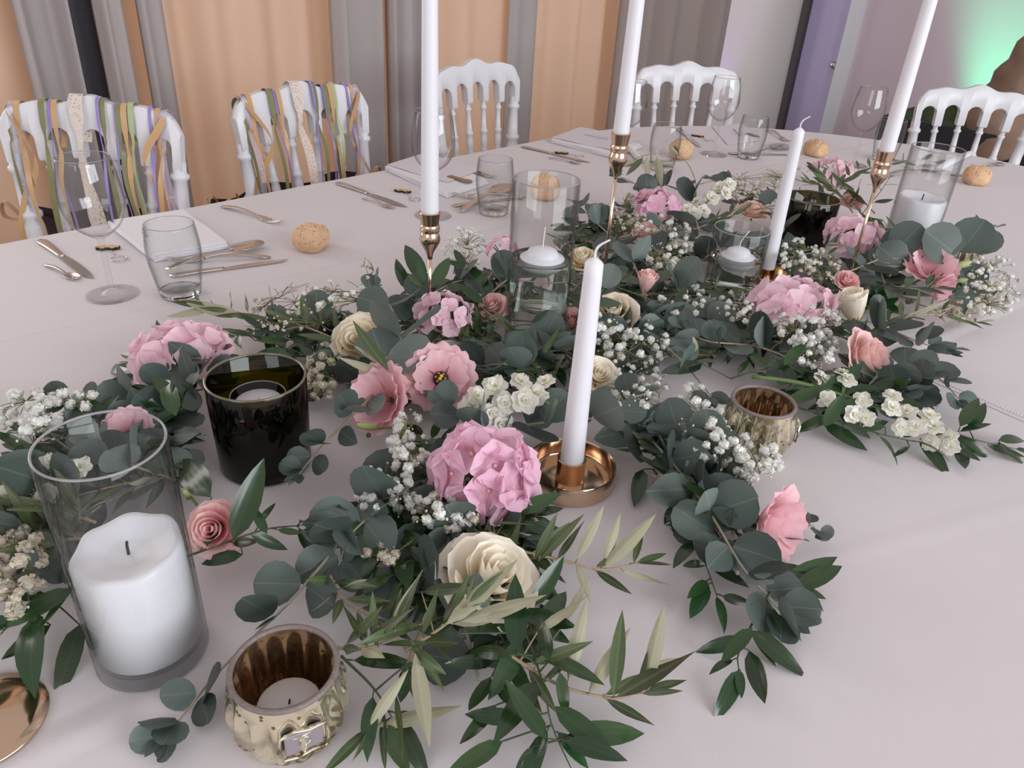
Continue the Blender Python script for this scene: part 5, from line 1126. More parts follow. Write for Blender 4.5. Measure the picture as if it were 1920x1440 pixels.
branch('euc', 'eucalyptus branch left of the tall water vase behind a green upright leaf', [(770, 610, 4), (800, 560, 6), (850, 530, 6), (900, 520, 6)], 4.8, 5, 16, GE)
branch('euc', 'eucalyptus branch at the left frame edge beside the front pillar candle', [(130, 860, 4), (80, 930, 4), (30, 1010, 4), (0, 1080, 4)], 5.4, 6, 17, GE)
branch('euc', 'broad-leaved eucalyptus branch below white baby\'s breath left of the big pink hydrangea', [(800, 900, 3.5), (720, 950, 4), (660, 1000, 4), (635, 1060, 3)], 5.6, 5, 18, GE)
branch('euc', 'eucalyptus branch between the open pink lisianthus and big pink hydrangea', [(960, 830, 4), (900, 800, 5), (850, 770, 5), (820, 745, 5)], 4.4, 5, 19, GE)
branch('euc', 'eucalyptus branch behind the front taper candle above its dish', [(960, 800, 3), (1040, 790, 4), (1130, 780, 5), (1185, 740, 5)], 5.4, 6, 20, GE)
branch('euc', 'eucalyptus twig seen through the empty top of the front glass cylinder', [(330, 900, 3), (270, 880, 4), (210, 860, 5), (180, 840, 5)], 4.4, 4, 21, GE)
branch('euc', 'eucalyptus branch over cloth left of baby\'s breath and right of the rose gold dish', [(1370, 870, 3), (1300, 830, 4), (1235, 805, 4)], 4.8, 5, 22, GE)
branch('euc', 'eucalyptus twig at the foot of the pink lisianthus on the right, poking out rightwards', [(1440, 1010, 2), (1490, 990, 2), (1520, 985, 2), (1535, 1000, 1.5)], 2.2, 4, 23, GE)
branch('euc', 'eucalyptus branch right of the tall water vase below the cream rose', [(1020, 640, 2), (1080, 620, 4), (1120, 560, 5), (1150, 510, 5)], 4.8, 5, 24, GE)
branch('euc', 'eucalyptus branch in front of the back dark olive holder', [(1420, 470, 5), (1470, 430, 6), (1440, 390, 6), (1400, 380, 6)], 4.6, 5, 25, GE)
branch('euc', 'eucalyptus branch at the left of the garland under the leftmost pink hydrangea', [(420, 690, 3), (360, 700, 5), (310, 720, 5)], 5.4, 4, 26, GE)
branch('euc', 'eucalyptus branch passing behind the tall water vase', [(900, 570, 4), (960, 520, 7), (1030, 515, 7), (1090, 540, 5)], 4.8, 6, 27, GE)
branch('euc', 'eucalyptus twig low behind the tall water vase', [(920, 620, 2), (980, 585, 3), (1050, 585, 3)], 4.6, 5, 28, GE)
branch('euc', 'eucalyptus branch passing behind the low water vase', [(1300, 500, 3), (1350, 468, 5), (1400, 465, 5), (1450, 480, 4)], 4.6, 5, 29, GE)
# ================================================================== ruscus
branch('rus', 'ruscus branch with large leaves behind the tall water vase', [(890, 620, 2), (950, 560, 5), (1020, 545, 6), (1090, 590, 3)], 6.0, 8, 30, GR)
branch('rus', 'glossy ruscus branch running off the bottom edge of the photo', [(950, 1130, 4), (990, 1200, 4), (1020, 1290, 3.5), (1035, 1360, 2.5), (1075, 1450, 1.5)], 5.6, 8, 31, GR,
       [((968, 1222, 6), (966, 1083, 8)), ((1065, 1378, 2), (1212, 1372, 1.6)), ((942, 1390, 2), (835, 1455, 1)), ((1025, 1385, 4), (945, 1278, 6)), ((975, 1350, 3), (870, 1332, 3)), ((930, 1322, 2.5), (864, 1398, 1)), ((1045, 1372, 2), (1105, 1440, 1)), ((858, 1188, 6), (785, 1182, 5)), ((955, 1228, 5), (872, 1212, 4)), ((1030, 1240, 5), (1010, 1150, 6)), ((1000, 1400, 2), (965, 1450, 1)), ((1050, 1260, 4), (1062, 1345, 2))])
branch('rus', 'ruscus tip dangling lowest at right with curved glossy leaves', [(1445, 1110, 2.5), (1410, 1170, 2), (1385, 1225, 1.6), (1385, 1255, 1.4)], 3.2, 2, 32, GR,
       [((1405, 1182, 2), (1520, 1264, 1)), ((1412, 1185, 2), (1462, 1246, 1)), ((1400, 1200, 2), (1305, 1216, 1)), ((1388, 1257, 1.4), (1347, 1343, .8)), ((1405, 1220, 1.5), (1434, 1326, .8)), ((1410, 1178, 3), (1352, 1240, 2))])
branch('rus', 'ruscus pair of leaves pointing right below the lisianthus bud at lower right', [(1420, 1050, 2), (1465, 1085, 2), (1495, 1100, 1.6)], 3.5, 2, 33, GR,
       [((1472, 1094, 2), (1566, 1050, 3)), ((1492, 1104, 2), (1582, 1057, 3.2)), ((1475, 1112, 1.6), (1560, 1148, .8))])
branch('rus', 'ruscus branch whose leaves stick out left of the long eucalyptus branch', [(1225, 880, 1.5), (1285, 970, 1.6), (1320, 1050, 1.6), (1345, 1120, 1.6)], 4.6, 7, 34, GR,
       [((1325, 1060, 2), (1272, 1050, 1)), ((1328, 1095, 1.6), (1290, 1165, .8)), ((1205, 880, 1.5), (1190, 945, .8))])
branch('rus', 'ruscus branch along the near edge of the white stock stem at right', [(1440, 745, 3), (1530, 775, 3), (1620, 805, 2.5), (1700, 825, 2), (1780, 835, 1.5)], 5.0, 10, 35, GR,
       [((1560, 782, 3), (1486, 802, 1)), ((1545, 795, 1.5), (1627, 842, .8)), ((1725, 822, 1.5), (1784, 884, .8)), ((1800, 838, 1), (1806, 886, .6)), ((1705, 838, 2), (1674, 853, .8)), ((1660, 800, 3), (1590, 795, 3))])
branch('rus', 'ruscus branch tip reaching the right frame edge', [(1770, 805, 2), (1820, 822, 2), (1860, 832, 1.5), (1905, 842, 1.2)], 3.4, 2, 36, GR,
       [((1852, 836, 1.3), (1925, 846, 1)), ((1872, 826, 1.4), (1935, 815, 2)), ((1880, 842, 1), (1930, 866, .6)), ((1790, 818, 1.5), (1870, 857, .8)), ((1800, 800, 3), (1842, 736, 6)), ((1818, 808, 2), (1852, 745, 5))])
branch('rus', 'ruscus branch beside the deep pink rose with one tall upright leaf', [(345, 1045, 3), (430, 1015, 4), (500, 992, 4), (565, 985, 3)], 3.6, 5, 37, GR,
       [((437, 1012, 5), (495, 864, 9)), ((396, 932, 4), (317, 838, 5)), ((470, 1002, 4), (537, 1032, 2)), ((500, 1000, 4), (470, 945, 6)), ((455, 1040, 3), (370, 1052, 2.5)), ((560, 990, 3), (592, 1050, 1))])
branch('rus', 'ruscus branch with large leaves at the left frame edge below baby\'s breath', [(150, 1090, 3), (90, 1130, 3), (30, 1170, 3), (-30, 1190, 3)], 7.0, 6, 38, GR,
       [((150, 1172, 2), (102, 1302, .6)), ((95, 1172, 3), (0, 1236, 2)), ((135, 1105, 4), (5, 1165, 4))])
branch('rus', 'ruscus leaves lying on cloth left of the leftmost pink hydrangea', [(340, 690, 2), (300, 690, 2), (262, 688, 2)], 3.6, 2, 39, GR,
       [((252, 690, 2), (186, 680, 1.4)), ((278, 674, 3), (222, 658, 2.5)), ((262, 704, 2), (208, 716, 1)), ((306, 645, 3), (293, 600, 6)), ((348, 645, 4), (340, 605, 6))])
branch('rus', 'ruscus sprig standing up behind the left candlestick stem', [(830, 640, 3), (810, 580, 6), (795, 530, 8)], 5.0, 3, 40, GR,
       [((797, 528, 7.5), (757, 454, 11)), ((812, 540, 7), (843, 478, 10)), ((765, 545, 6), (742, 492, 8))])
branch('rus', 'ruscus branch with broad leaves touching the left side of the tall water vase', [(880, 650, 2), (915, 610, 4), (905, 550, 6), (872, 500, 8)], 5.2, 5, 41, GR,
       [((940, 640, 2), (878, 612, 3)), ((915, 545, 6), (880, 488, 9))])
branch('rus', 'ruscus branch with a big dark leaf over the baby\'s breath right of the white rose', [(1370, 710, 3), (1420, 695, 4), (1480, 690, 4)], 4.2, 4, 42, GR,
       [((1316, 682, 6), (1234, 708, 6)), ((1440, 690, 5), (1402, 660, 5)), ((1470, 685, 5), (1512, 640, 7))])
branch('rus', 'ruscus leaves hanging off the olive twigs at the bottom left of centre', [(640, 1230, 3), (700, 1290, 3), (735, 1345, 2)], 4.6, 3, 43, GR,
       [((748, 1348, 2), (797, 1455, 1)), ((720, 1355, 2), (768, 1458, 1)), ((770, 1240, 4), (745, 1330, 1))])
branch('rus', 'ruscus branch behind the right-hand tall candlestick stem', [(1580, 460, 4), (1610, 410, 6), (1650, 360, 8), (1670, 330, 8)], 5.4, 7, 44, GR)
branch('rus', 'ruscus branch weaving across the white stock flowers at right', [(1470, 700, 3), (1540, 710, 4), (1620, 745, 4)], 4.6, 6, 45, GR,
       [((1530, 772, 3), (1612, 690, 6)), ((1545, 800, 3), (1580, 742, 5)), ((1690, 745, 4), (1755, 800, 3))])
branch('rus', 'ruscus branch over the back rim of the front rose gold dish', [(900, 1000, 3), (950, 975, 3.5), (1000, 965, 3.5)], 4.0, 4, 46, GR,
       [((965, 962, 4), (1052, 928, 5)), ((985, 985, 4), (1060, 1000, 4))])
branch('rus', 'ruscus branch across the cream rose beside the front taper candle', [(1110, 660, 3), (1090, 620, 6), (1110, 585, 8)], 3.6, 3, 47, GR, [((1112, 572, 9), (1178, 556, 9))])
branch('rus', 'ruscus branch to the right of the low water vase under the pink hydrangea', [(1300, 600, 3), (1350, 570, 4), (1420, 600, 4)], 5.0, 6, 48, GR, [((1375, 560, 4), (1318, 548, 5)), ((1270, 590, 5), (1283, 530, 8))])
branch('rus', 'ruscus branch at far right below the pale pink lisianthus buds', [(1640, 560, 3), (1700, 540, 5), (1760, 540, 5)], 5.0, 6, 49, GR, [((1650, 575, 4), (1690, 500, 7)), ((1665, 560, 5), (1700, 505, 7))])
branch('rus', 'ruscus leaves in front of the dark olive glass holder at left', [(420, 640, 5), (380, 690, 6), (350, 730, 6)], 3.6, 4, 50, GR, [((330, 780, 6), (300, 690, 9)), ((340, 760, 6), (283, 700, 8))])
branch('rus', 'ruscus branch running over the leftmost hydrangea towards the dark holder', [(560, 640, 3), (500, 620, 4), (440, 630, 5)], 4.6, 7, 51, GR, [((480, 640, 4), (495, 625, 5))])
# ================================================================== olive
branch('oli', 'olive branch with pale upright leaves crossing the cloth at bottom centre', [(950, 1225, 4), (1050, 1285, 3), (1150, 1308, 2.5), (1215, 1295, 2)], 5.0, 3, 61, GO,
       [((1103, 1300, 3), (1180, 1172, 6)), ((1150, 1306, 3), (1167, 1143, 7)), ((1157, 1306, 3), (1307, 1218, 4)), ((1210, 1292, 2), (1247, 1133, 7)), ((1065, 1275, 3), (1100, 1120, 7)), ((1008, 1185, 5), (1102, 1118, 6)), ((1075, 1230, 4), (1012, 1280, 3)), ((1225, 1245, 2), (1275, 1235, 2)), ((1060, 1165, 4), (1105, 1080, 6))])
branch('oli', 'olive twig lying over the big ivory rose at lower centre', [(760, 1220, 4), (830, 1175, 6), (880, 1130, 8)], 4.6, 3, 62, GO,
       [((835, 1172, 7), (968, 1056, 9)), ((862, 1165, 7), (1025, 1122, 8)), ((850, 1170, 6), (960, 1150, 8)), ((735, 1172, 5), (793, 1068, 7)), ((790, 1110, 6), (898, 1102, 8)), ((830, 1170, 5), (872, 1090, 8))])
branch('oli', 'olive branch with silver leaves standing right of the big ivory rose', [(960, 1030, 4), (1060, 1052, 3.5), (1130, 1068, 3), (1195, 1055, 2.5)], 4.4, 3, 63, GO,
       [((1003, 1050, 4), (1045, 962, 8)), ((1010, 1052, 4), (1092, 958, 8)), ((1045, 1048, 4), (1096, 975, 7)), ((1083, 1048, 4), (1132, 948, 8)), ((1130, 1066, 3), (1230, 966, 6)), ((1188, 1056, 3), (1206, 985, 5)), ((1170, 1072, 2.5), (1257, 1098, 1.2)), ((1080, 1052, 3), (1108, 1132, 1)), ((1132, 1060, 3), (1165, 960, 6)), ((1120, 1060, 3), (1150, 1075, 2))])
branch('oli', 'olive branch trailing between the bottom mercury votive and the glossy ruscus', [(800, 1150, 4), (770, 1230, 3.5), (735, 1310, 2.5), (688, 1368, 1.5)], 5.4, 6, 64, GO,
       [((690, 1366, 2), (762, 1256, 5)), ((702, 1360, 2), (868, 1330, 2.5)), ((778, 1225, 5), (806, 1402, 3)), ((770, 1200, 5), (830, 1290, 4))])
branch('oli', 'olive branch just right of the bottom mercury votive rim', [(630, 1215, 3), (690, 1215, 4), (750, 1190, 4)], 5.0, 4, 65, GO, [((740, 1180, 5), (790, 1070, 8)), ((690, 1210, 4), (640, 1130, 6)), ((700, 1200, 4), (700, 1110, 7))])
branch('oli', 'dried olive branch pointing left over the cloth below the near bread roll', [(660, 650, 5), (570, 612, 5), (480, 592, 4), (415, 580, 3), (370, 575, 2.5)], 5.2, 7, 66, GO, [((400, 577, 3), (314, 595, 1.5)), ((450, 590, 3.5), (350, 572, 2.5))])
branch('oli', 'olive branch with long fine leaves behind the right candlestick cup', [(1540, 400, 6), (1580, 340, 7), (1640, 315, 7.5), (1730, 300, 7)], 6.0, 9, 67, GO)
branch('oli', 'olive branch with pale leaves left of the right candlestick, above the dark holder', [(1600, 400, 5), (1560, 345, 7), (1530, 320, 8)], 6.0, 6, 68, GO)
branch('oli', 'olive branch fanning left above the rim of the back dark holder', [(1640, 400, 5), (1600, 360, 7), (1555, 350, 8), (1520, 345, 8)], 6.2, 6, 168, GO)
branch('oli', 'olive twig crossing in front of the right candlestick stem', [(1700, 440, 6), (1640, 425, 7), (1570, 465, 6)], 4.6, 5, 69, GO, [((1655, 412, 7), (1560, 448, 7))])
branch('oli', 'olive branch along the cloth at far right below the pink lisianthus', [(1600, 640, 3), (1680, 600, 4), (1760, 590, 4), (1830, 605, 2)], 5.0, 10, 70, GO)
branch('oli', 'bare olive twig arching in a loop right of the middle candlestick cup', [(1290, 400, 4), (1305, 345, 8), (1275, 292, 12), (1215, 290, 12), (1165, 310, 9)], 4.4, 1, 71, GO, [((1205, 296, 12), (1172, 335, 9)), ((1215, 292, 12), (1210, 345, 8)), ((1232, 292, 12), (1240, 348, 8)), ((1190, 300, 11), (1140, 318, 9))], tip=False)
branch('oli', 'silver olive leaves lying over the cream rose at left', [(790, 720, 6), (745, 700, 7), (720, 690, 8)], 4.4, 1, 72, GO, [((728, 694, 9), (662, 612, 11)), ((720, 700, 8), (636, 672, 9)), ((735, 690, 8), (665, 650, 10))], tip=False)
branch('oli', 'olive branch seen through the empty upper half of the front glass cylinder', [(160, 1010, 4), (90, 1012, 4), (20, 1000, 4), (-30, 990, 4)], 6.0, 7, 73, GO)
branch('oli', 'olive branch running in front of the peach rose at the back', [(1300, 430, 5), (1380, 402, 6), (1480, 380, 6), (1540, 372, 6)], 5.4, 9, 74, GO)
branch('oli', 'olive twigs massed at the foot of the tall water vase', [(860, 700, 1.2), (940, 700, 1.2), (1010, 695, 1.2), (1060, 690, 1.5)], 3.6, 9, 75, GO)
branch('oli', 'olive branch at the right of the tall water vase behind the front taper tip', [(1040, 570, 4), (1100, 530, 5), (1160, 540, 5), (1240, 570, 5)], 5.4, 7, 76, GO)
branch('oli', 'olive branch left of the bottom mercury votive by the front pillar candle', [(620, 1080, 3), (640, 1120, 4), (700, 1160, 4)], 5.0, 5, 77, GO)
branch('oli', 'olive branch left of the front pillar candle with one leaf on the cloth', [(180, 980, 3), (120, 960, 4), (40, 930, 4)], 6.2, 5, 78, GO)
# ================================================================== roses
rose('open cream rose at left with golden heart, just above the lisianthus pair', 672, 640, 5.5, 58, (-.15, -.75, .75), 'p_cream', 1.0, seed=1)
rose('large ivory rose at lower centre half under an olive twig', 928, 1080, 5, 98, (.35, -.25, .9), 'p_white', 1.0, seed=2)
rose('cream rose directly right of the front taper candle, upper one', 1150, 582, 6, 50, (-.25, -.45, .85), 'p_cream', .9, seed=3)
rose('ivory rose directly right of the front taper candle, lower one', 1124, 702, 5, 42, (.15, -.6, .8), 'p_white', .95, seed=4)
rose('cream rose half hidden behind the wick of the front taper', 1092, 482, 5.5, 34, (-.1, -.3, .95), 'p_cream', .85, seed=5)
rose('cream rosebud pointing up left at the right of the large pale hydrangea', 1600, 575, 4.5, 40, (-.35, .1, .95), 'p_white', .8, bud=True, seed=6)
rose('flat cream rose seen from the side behind the pink lisianthus at far right', 1665, 486, 5, 44, (-.1, .1, 1), 'p_cream', 1.0, seed=7)
rose('closed pink rosebud standing at the right of the middle candlestick stem', 1212, 530, 6, 27, (.1, -.1, 1), 'p_blush', .75, bud=True, seed=8)
rose('small pink spray rose behind the cream rosebud at right', 1590, 524, 5.5, 25, (0, -.5, .85), 'p_pink', .9, seed=9)
rose('pink rose lying on its side above the white stock stem', 1632, 672, 5, 60, (.62, -.55, .55), 'p_blush', .95, seed=10)
rose('deep pink open rose right of the front pillar candle', 398, 992, 4.5, 52, (-.05, -.8, .7), 'p_pink', 1.0, seed=11)
rose('blush rose at the right inside edge of the tall water vase, behind it', 1072, 600, 3.5, 34, (-.1, -.5, .8), 'p_blush', .9, seed=12)
rose('blush rose peeping out left of the tall water vase', 922, 572, 4.5, 32, (-.3, -.5, .8), 'p_blush', .9, seed=13)
rose('peach pink rose under the small pink hydrangea at the back', 1212, 432, 5.5, 28, (0, -.3, .9), 'p_blush', .9, seed=14)
rose('peach rose behind the low water vase, left of the slanted back taper', 1412, 392, 6, 30, (0, -.2, 1), 'p_peach', .9, seed=15)
rose('pink rose farthest back between the dark holder and right candlestick', 1598, 374, 6, 22, (-.2, -.4, .9), 'p_pink', .9, seed=16)
# lisianthus
lisi('wide open pink lisianthus with a dark centre and yellow stamens', 826, 708, 6.5, 60, (.05, -.75, .65), 'p_lis', .5, True, 1)
lisi('pink lisianthus turned left, beside the wide open one', 712, 748, 5.5, 62, (-.5, -.68, .5), 'p_lis', .95, False, 2)
lisi('creamy yellow ruffled lisianthus between the two pink ones', 745, 722, 5, 44, (-.1, -.35, .95), 'p_lisc', .9, False, 3)
lisi('pink lisianthus cup facing right at the end of the lower right spray', 1462, 985, 4, 66, (.72, -.62, .2), 'p_lis', 1.0, False, 4, stem=[(1400, 960, 3), (1370, 920, 3)])
lisi('bright pink lisianthus at far right with green buds', 1745, 500, 5.5, 44, (-.1, -.35, .9), 'p_lis', .95, False, 5, stem=[(1660, 560, 3), (1600, 600, 3)])
lisi('small pink lisianthus hanging below the far right one', 1768, 540, 4, 26, (.35, -.6, -.1), 'p_lis', 1.0, False, 6)
lisi('pink flower seen through the empty top of the front glass cylinder', 240, 805, 4.5, 40, (.2, -.5, .8), 'p_lis', .9, False, 7)
bud('pale green bud right of the far right pink lisianthus', 1800, 497, 5.5, 22, (.9, -.1, .35), [(1740, 540, 4)])
bud('small green bud below the far right pink lisianthus', 1800, 526, 4, 15, (.95, -.1, .15), [(1740, 545, 3)])
bud('green bud pointing left under the two-faced pink lisianthus', 690, 800, 4.5, 24, (-1, -.1, .2), [(750, 800, 4)])
bud('pale yellow bud among baby\'s breath above the big pink hydrangea', 752, 808, 5, 30, (.2, -.4, .9), [(760, 860, 4)])
bud('pale yellow tulip-shaped bud under the lower right pink lisianthus', 1452, 1052, 3, 38, (-.2, .35, .9), [(1500, 1110, 1.5), (1530, 1100, 1)])
bud('small green bud inside the deep pink rose spray by the front cylinder', 350, 925, 4, 16, (-.3, -.3, .9), [(380, 960, 3)])
# hydrangea
hydrangea('pale pink hydrangea head leftmost in the garland', 340, 665, 4.5, 98, 56, 17, 1, 'p_hydl')
hydrangea('largest pink hydrangea head in the centre foreground', 908, 888, 6, 108, 88, 19, 2, 'p_hyd', (0, -.7, .8), fr=.024)
hydrangea('pink hydrangea cluster at the foot of the left candlestick', 830, 592, 5, 62, 42, 16, 3, 'p_hydl')
hydrangea('large pale pink hydrangea right of the low water vase', 1485, 572, 6, 86, 48, 18, 4, 'p_hydl')
hydrangea('small pink hydrangea at the back, right of the middle candlestick', 1228, 388, 7, 50, 32, 16, 5, 'p_hyd')
hydrangea('pink hydrangea at the foot of the right candlestick stem', 1600, 445, 6, 58, 36, 18, 6, 'p_hydl')
hydrangea('pink hydrangea left of the tall water vase behind baby\'s breath', 942, 472, 5, 32, 32, 10, 7, 'p_hyd')
hydrangea('pink hydrangea petals behind the tall water vase', 1030, 500, 4, 44, 38, 12, 8, 'p_hydl')
hydrangea('faint pink hydrangea at the very back among fine olive leaves', 1560, 318, 5, 44, 16, 10, 9, 'p_hydl')
# stock
stock('white stock sprig with green hearts in the middle of the garland', [(1075, 790, 3), (1010, 748, 6), (940, 745, 6), (890, 760, 5)], [(896, 742, 7), (928, 724, 7.5), (922, 776, 6), (976, 716, 8), (1022, 716, 7.5), (984, 752, 7.5), (946, 756, 7), (884, 762, 6), (938, 796, 5), (1003, 740, 7)], 25, 1)
stock('long white stock stem stretching right over the cloth', [(1410, 706, 5), (1500, 718, 5), (1600, 748, 4), (1700, 785, 3), (1785, 825, 2.2)], [(1543, 712, 5), (1580, 700, 6), (1588, 712, 5.5), (1552, 752, 4), (1616, 752, 4.5), (1602, 778, 3.5), (1624, 784, 3.5), (1674, 742, 5), (1672, 765, 4.5), (1700, 772, 4), (1692, 802, 3), (1718, 800, 3.5), (1742, 780, 4), (1750, 800, 3.4), (1778, 820, 2.6), (1782, 838, 2.2), (1745, 830, 2)], 20, 2)
stock('white stock sprig at the back right of the small pink hydrangea', [(1260, 425, 5), (1310, 392, 7), (1360, 350, 8.5)], [(1288, 392, 7.5), (1306, 378, 8), (1320, 396, 7), (1334, 372, 8), (1348, 352, 9), (1362, 362, 8.5), (1300, 400, 7), (1368, 346, 9)], 16, 3)
stock('white stock sprig seen through the front glass cylinder', [(-30, 912, 3), (40, 900, 4), (110, 892, 5), (160, 880, 5.5)], [(150, 876, 6), (96, 866, 5.5), (92, 930, 4.5), (66, 922, 4), (112, 940, 4), (8, 935, 4)], 26, 4, .004)
stock('small white stock blooms beside the far right pillar candle', [(1700, 480, 4), (1745, 455, 5)], [(1742, 450, 6), (1758, 436, 6), (1762, 452, 5), (1740, 432, 6)], 14, 5)
# ================================================================== baby's breath
G = gyps
G('dried beige baby\'s breath spraying left over the cloth above the dark holder', 560, 580, 95, 50, 3, 9, (680, 650, 5), 42, 2.6, 1, 'p_gypd', 1.2, .2)
G('white baby\'s breath tips above the cream rose at left', 640, 552, 70, 26, 5, 9, (690, 640, 5), 16, 3.8, 2, 'p_gyp', .8)
G('tiny upright baby\'s breath tip left of the left candlestick cup', 690, 502, 16, 22, 7, 10, (700, 570, 7), 3, 2.4, 3, 'p_gypd', 2.2)
G('white baby\'s breath left of the tall water vase', 872, 470, 42, 46, 4, 9, (920, 560, 4), 42, 3.6, 4)
G('creamy baby\'s breath hugging the right side of the dark holder', 604, 700, 30, 56, 3, 6, (650, 640, 5), 34, 4.2, 5, 'p_gypd', .4, .3)
G('white baby\'s breath chain running down from the left pink lisianthus', 766, 835, 34, 62, 5, 8, (800, 880, 4), 32, 4.3, 6, 'p_gyp', .3)
G('white baby\'s breath arc below and left of the largest hydrangea', 725, 920, 52, 52, 4, 7, (830, 900, 4), 26, 4.4, 7, 'p_gyp', .4)
G('white baby\'s breath between the largest hydrangea and the ivory rose', 832, 960, 66, 38, 4, 7, (880, 920, 3), 34, 4.2, 8, 'p_gyp', .4, .2)
G('few creamy baby\'s breath heads left of the big ivory rose', 720, 1038, 34, 18, 3.5, 6, (780, 1010, 4), 7, 4.2, 9, 'p_gypd', .5, .3)
G('white baby\'s breath cloud right of the front taper, beneath the upper cream rose', 1190, 640, 72, 46, 4, 8, (1140, 700, 3), 54, 4.0, 10)
G('fine white baby\'s breath lower cloud right of the ivory rose', 1196, 728, 58, 44, 3.5, 7, (1130, 760, 3), 40, 3.3, 11, 'p_gyp', 1.0)
G('creamy white baby\'s breath dome right of the middle candlestick stem', 1246, 452, 54, 52, 5, 9, (1290, 520, 4), 58, 4.2, 12, 'p_gyp', .5, .35)
G('loose white baby\'s breath over cloth left of the right mercury votive', 1310, 770, 62, 52, 4, 7.5, (1230, 830, 3), 26, 4.2, 13, 'p_gyp', .6)
G('white baby\'s breath spilling in front of the right mercury votive', 1345, 825, 55, 52, 3, 7, (1300, 800, 3), 44, 4.4, 14, 'p_gyp', .6)
G('white baby\'s breath over cloth at the foot of the right mercury votive', 1420, 862, 48, 38, 2.5, 6.5, (1340, 860, 3), 36, 4.4, 114, 'p_gyp', .6)
G('white baby\'s breath covering the right side of the large pale hydrangea', 1512, 590, 62, 62, 5, 9, (1440, 660, 3), 60, 4.2, 15, 'p_gyp', .8)
G('white baby\'s breath hanging under the large pale hydrangea', 1530, 650, 40, 40, 4, 7, (1450, 660, 3), 30, 4.2, 16, 'p_gyp', .5)
G('white baby\'s breath left of the large pale hydrangea', 1400, 575, 56, 32, 4, 7, (1420, 650, 3), 30, 3.6, 17, 'p_gyp', .8)
G('faded baby\'s breath at the back behind the small pink hydrangea', 1182, 402, 34, 38, 5, 9, (1230, 440, 5), 26, 3.2, 18, 'p_gypd', .7, .3)
G('faded baby\'s breath at the back right of the white stock sprig', 1398, 348, 48, 26, 5, 9, (1370, 400, 5), 34, 2.8, 19, 'p_gypd', .8, .3)
G('small pale baby\'s breath left of the slanted back taper', 1448, 338, 26, 22, 5, 9, (1430, 390, 5), 18, 2.4, 20, 'p_gypd', 1.0)
G('pale baby\'s breath in front of the back dark olive holder', 1502, 478, 48, 30, 5, 8, (1540, 530, 4), 38, 3.7, 21, 'p_gyp', .6, .3)
G('pale baby\'s breath right of the back taper dish', 1545, 500, 36, 26, 4, 7, (1540, 550, 3), 20, 3.4, 22, 'p_gypd', .5)
G('dense white baby\'s breath ball at the far right end', 1858, 535, 56, 60, 3, 8, (1780, 570, 3), 76, 3.7, 23, 'p_gyp', .5, .25)
G('white baby\'s breath at the left frame edge above the front cylinder', 58, 780, 62, 48, 4, 8, (140, 850, 4), 28, 5.0, 24, 'p_gyp', .8)
G('baby\'s breath blooms over the round eucalyptus leaves at far left', 140, 748, 40, 16, 5, 7, (180, 800, 4), 7, 5.0, 25, 'p_gyp', .5)
G('creamy baby\'s breath at the left frame edge beside the pillar candle', 34, 1070, 52, 84, 4, 7, (90, 960, 4), 30, 5.2, 26, 'p_gypd', .3, .3)
G('loose white baby\'s breath around the closed pink rosebud', 1280, 565, 46, 34, 4, 7, (1250, 620, 3), 26, 4.0, 27, 'p_gyp', .5)
G('few baby\'s breath heads in front of the upper cream rose', 1140, 600, 34, 22, 7, 10, (1180, 650, 5), 8, 4.0, 28, 'p_gyp', .6)
G('baby\'s breath along the bottom right of the dense far right ball', 1800, 585, 60, 22, 1.5, 4, (1720, 570, 3), 22, 3.4, 29, 'p_gypd', .6, .3)
G('tiny buds drifting above the garland by the table-end tumbler', 1480, 320, 24, 14, 6, 9, (1460, 380, 6), 4, 2.2, 30, 'p_gypd', 1.6)
# ================================================================== buried foliage that closes the mass of the garland
def inside(poly, x, y):
    c = False
    for (x0, y0), (x1, y1) in zip(poly, poly[1:]+poly[:1]):
        if (y0 > y) != (y1 > y) and x < (x1-x0)*(y-y0)/(y1-y0)+x0: c = not c
    return c
FP = [('middle and back', [(330, 700), (480, 600), (640, 600), (860, 500), (1090, 410), (1190, 370), (1420, 365), (1640, 365), (1740, 440), (1840, 480), (1870, 570), (1740, 600), (1720, 690), (1600, 690), (1450, 690), (1330, 690), (1220, 740), (1140, 770), (1000, 760), (900, 760), (720, 790), (640, 800), (600, 720), (470, 680)], 92),
      ('left', [(0, 800), (200, 760), (380, 740), (400, 830), (340, 900), (150, 930), (150, 1060), (0, 1160)], 24),
      ('lower', [(680, 850), (800, 800), (960, 900), (990, 990), (1000, 1160), (1010, 1300), (900, 1300), (760, 1220), (690, 1140), (670, 950)], 28),
      ('lower right', [(1160, 780), (1240, 800), (1350, 900), (1440, 1000), (1450, 1100), (1400, 1100), (1290, 960), (1190, 860)], 12),
      ('right', [(1440, 690), (1640, 700), (1750, 730), (1770, 790), (1600, 770), (1480, 740)], 8)]
WORD = {'euc': 'eucalyptus', 'rus': 'ruscus', 'oli': 'olive'}
fr_ = random.Random(99)
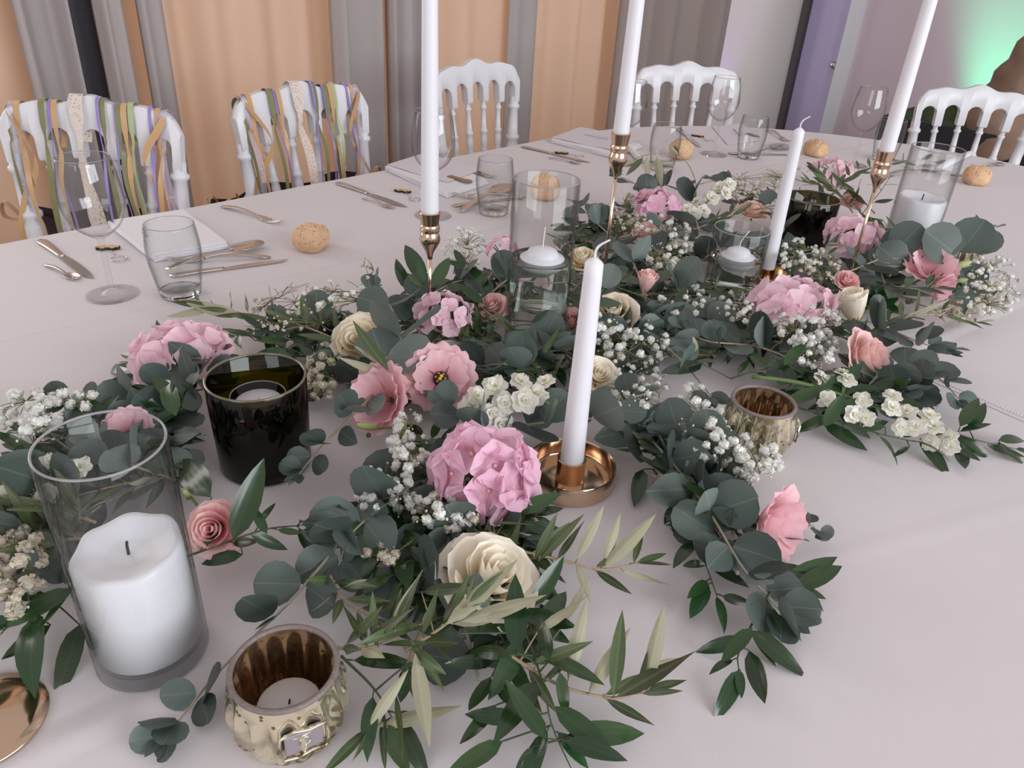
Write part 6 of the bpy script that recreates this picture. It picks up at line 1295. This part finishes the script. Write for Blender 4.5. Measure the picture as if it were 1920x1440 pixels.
LAND = {'the open cream rose at left': (672, 640), 'the big ivory rose': (928, 1080), 'the upper cream rose by the taper': (1150, 582), 'the lower ivory rose by the taper': (1124, 702), 'the pink rosebud in the middle': (1212, 530),
 'the cream rosebud at right': (1600, 575), 'the far-right flat cream rose': (1665, 486), 'the pink rose lying at right': (1632, 675), 'the deep pink rose': (398, 992), 'the peach rose at the back': (1412, 392), 'the wide open lisianthus': (826, 708),
 'the left-facing lisianthus': (714, 745), 'the lower-right lisianthus': (1455, 985), 'the far-right lisianthus': (1745, 500), 'the leftmost hydrangea': (340, 665), 'the largest hydrangea': (908, 888), 'the candlestick-foot hydrangea': (830, 592),
 'the large pale hydrangea': (1485, 572), 'the small back hydrangea': (1228, 388), 'the right candlestick hydrangea': (1600, 445), 'the central stock flowers': (960, 750), 'the long stock stem': (1620, 760), 'the back stock sprig': (1325, 375),
 'the front pillar candle': (288, 1218), 'the near dark holder': (500, 866), 'the back dark holder': (1503, 452), 'the tall water vase': (1002, 640), 'the low water vase': (1369, 540), 'the right mercury votive': (1408, 848), 'the bottom mercury votive': (548, 1362),
 'the front brass dish': (1068, 900), 'the left candlestick': (806, 634), 'the middle candlestick': (1126, 566), 'the right candlestick': (1584, 548), 'the back taper dish': (1432, 530), "the dense far-right baby's breath": (1858, 535), "the left-edge baby's breath": (58, 780)}
TAKEN = set()
def where(kind, p):
    c = RM.T @ np.array(p-CAMP); x, y = 960-FPX*c[0]/c[2], 720+FPX*c[1]/c[2]; cand = []
    for nm_, (lx, ly) in LAND.items():
        dx, dy = x-lx, (y-ly)*1.4; d = math.hypot(dx, dy); a = math.degrees(math.atan2(dy, dx)) % 360
        w_ = 'close under' if d < 38 else ('right of', 'in front and right of', 'in front of', 'in front and left of', 'left of', 'behind and left of', 'behind', 'behind and right of')[int(((a+22.5) % 360)//45)]; cand.append((d, w_, nm_))
    for rank, (d, w_, nm_) in enumerate(sorted(cand)[:14]):
        l = 'low %s twig %s %s' % (WORD[kind], w_, nm_)
        if l not in TAKEN: break
    TAKEN.add(l); return l
for nm, poly, cnt in FP:
    xs_ = [p[0] for p in poly]; ys_ = [p[1] for p in poly]; k = 0; tries = 0
    while k < cnt and tries < 4000:
        tries += 1; x, y = fr_.uniform(min(xs_), max(xs_)), fr_.uniform(min(ys_), max(ys_))
        if not inside(poly, x, y): continue
        p = at(x, y, fr_.uniform(.008, .025)); a = fr_.uniform(0, 6.28); Ls = fr_.uniform(.09, .17); d = Vector((math.cos(a), math.sin(a), 0))*Ls; q = p+d; q.z = T+fr_.uniform(.01, .035); m_ = p.lerp(q, .5)+Vector((fr_.uniform(-.015, .015), fr_.uniform(-.015, .015), fr_.uniform(0, .012)))
        c_ = RM.T @ np.array(q-CAMP); qx, qy = 960-FPX*c_[0]/c_[2], 720+FPX*c_[1]/c_[2]
        if not inside(poly, qx, qy): continue
        if blocked(p, q, m_, p.lerp(m_, .5), m_.lerp(q, .5)): continue
        kind = fr_.choice(['rus', 'rus', 'rus', 'euc', 'euc', 'oli']); n = {'rus': 9, 'euc': 5, 'oli': 6}[kind]
        branch(kind, where(kind, (p+q)/2), [p, m_, q], {'rus': 5.3, 'euc': 4.9, 'oli': 5.2}[kind], n, 1000+tries, 'buried %s twigs, %s part' % (WORD[kind], nm), world=True, lift=.3); k += 1
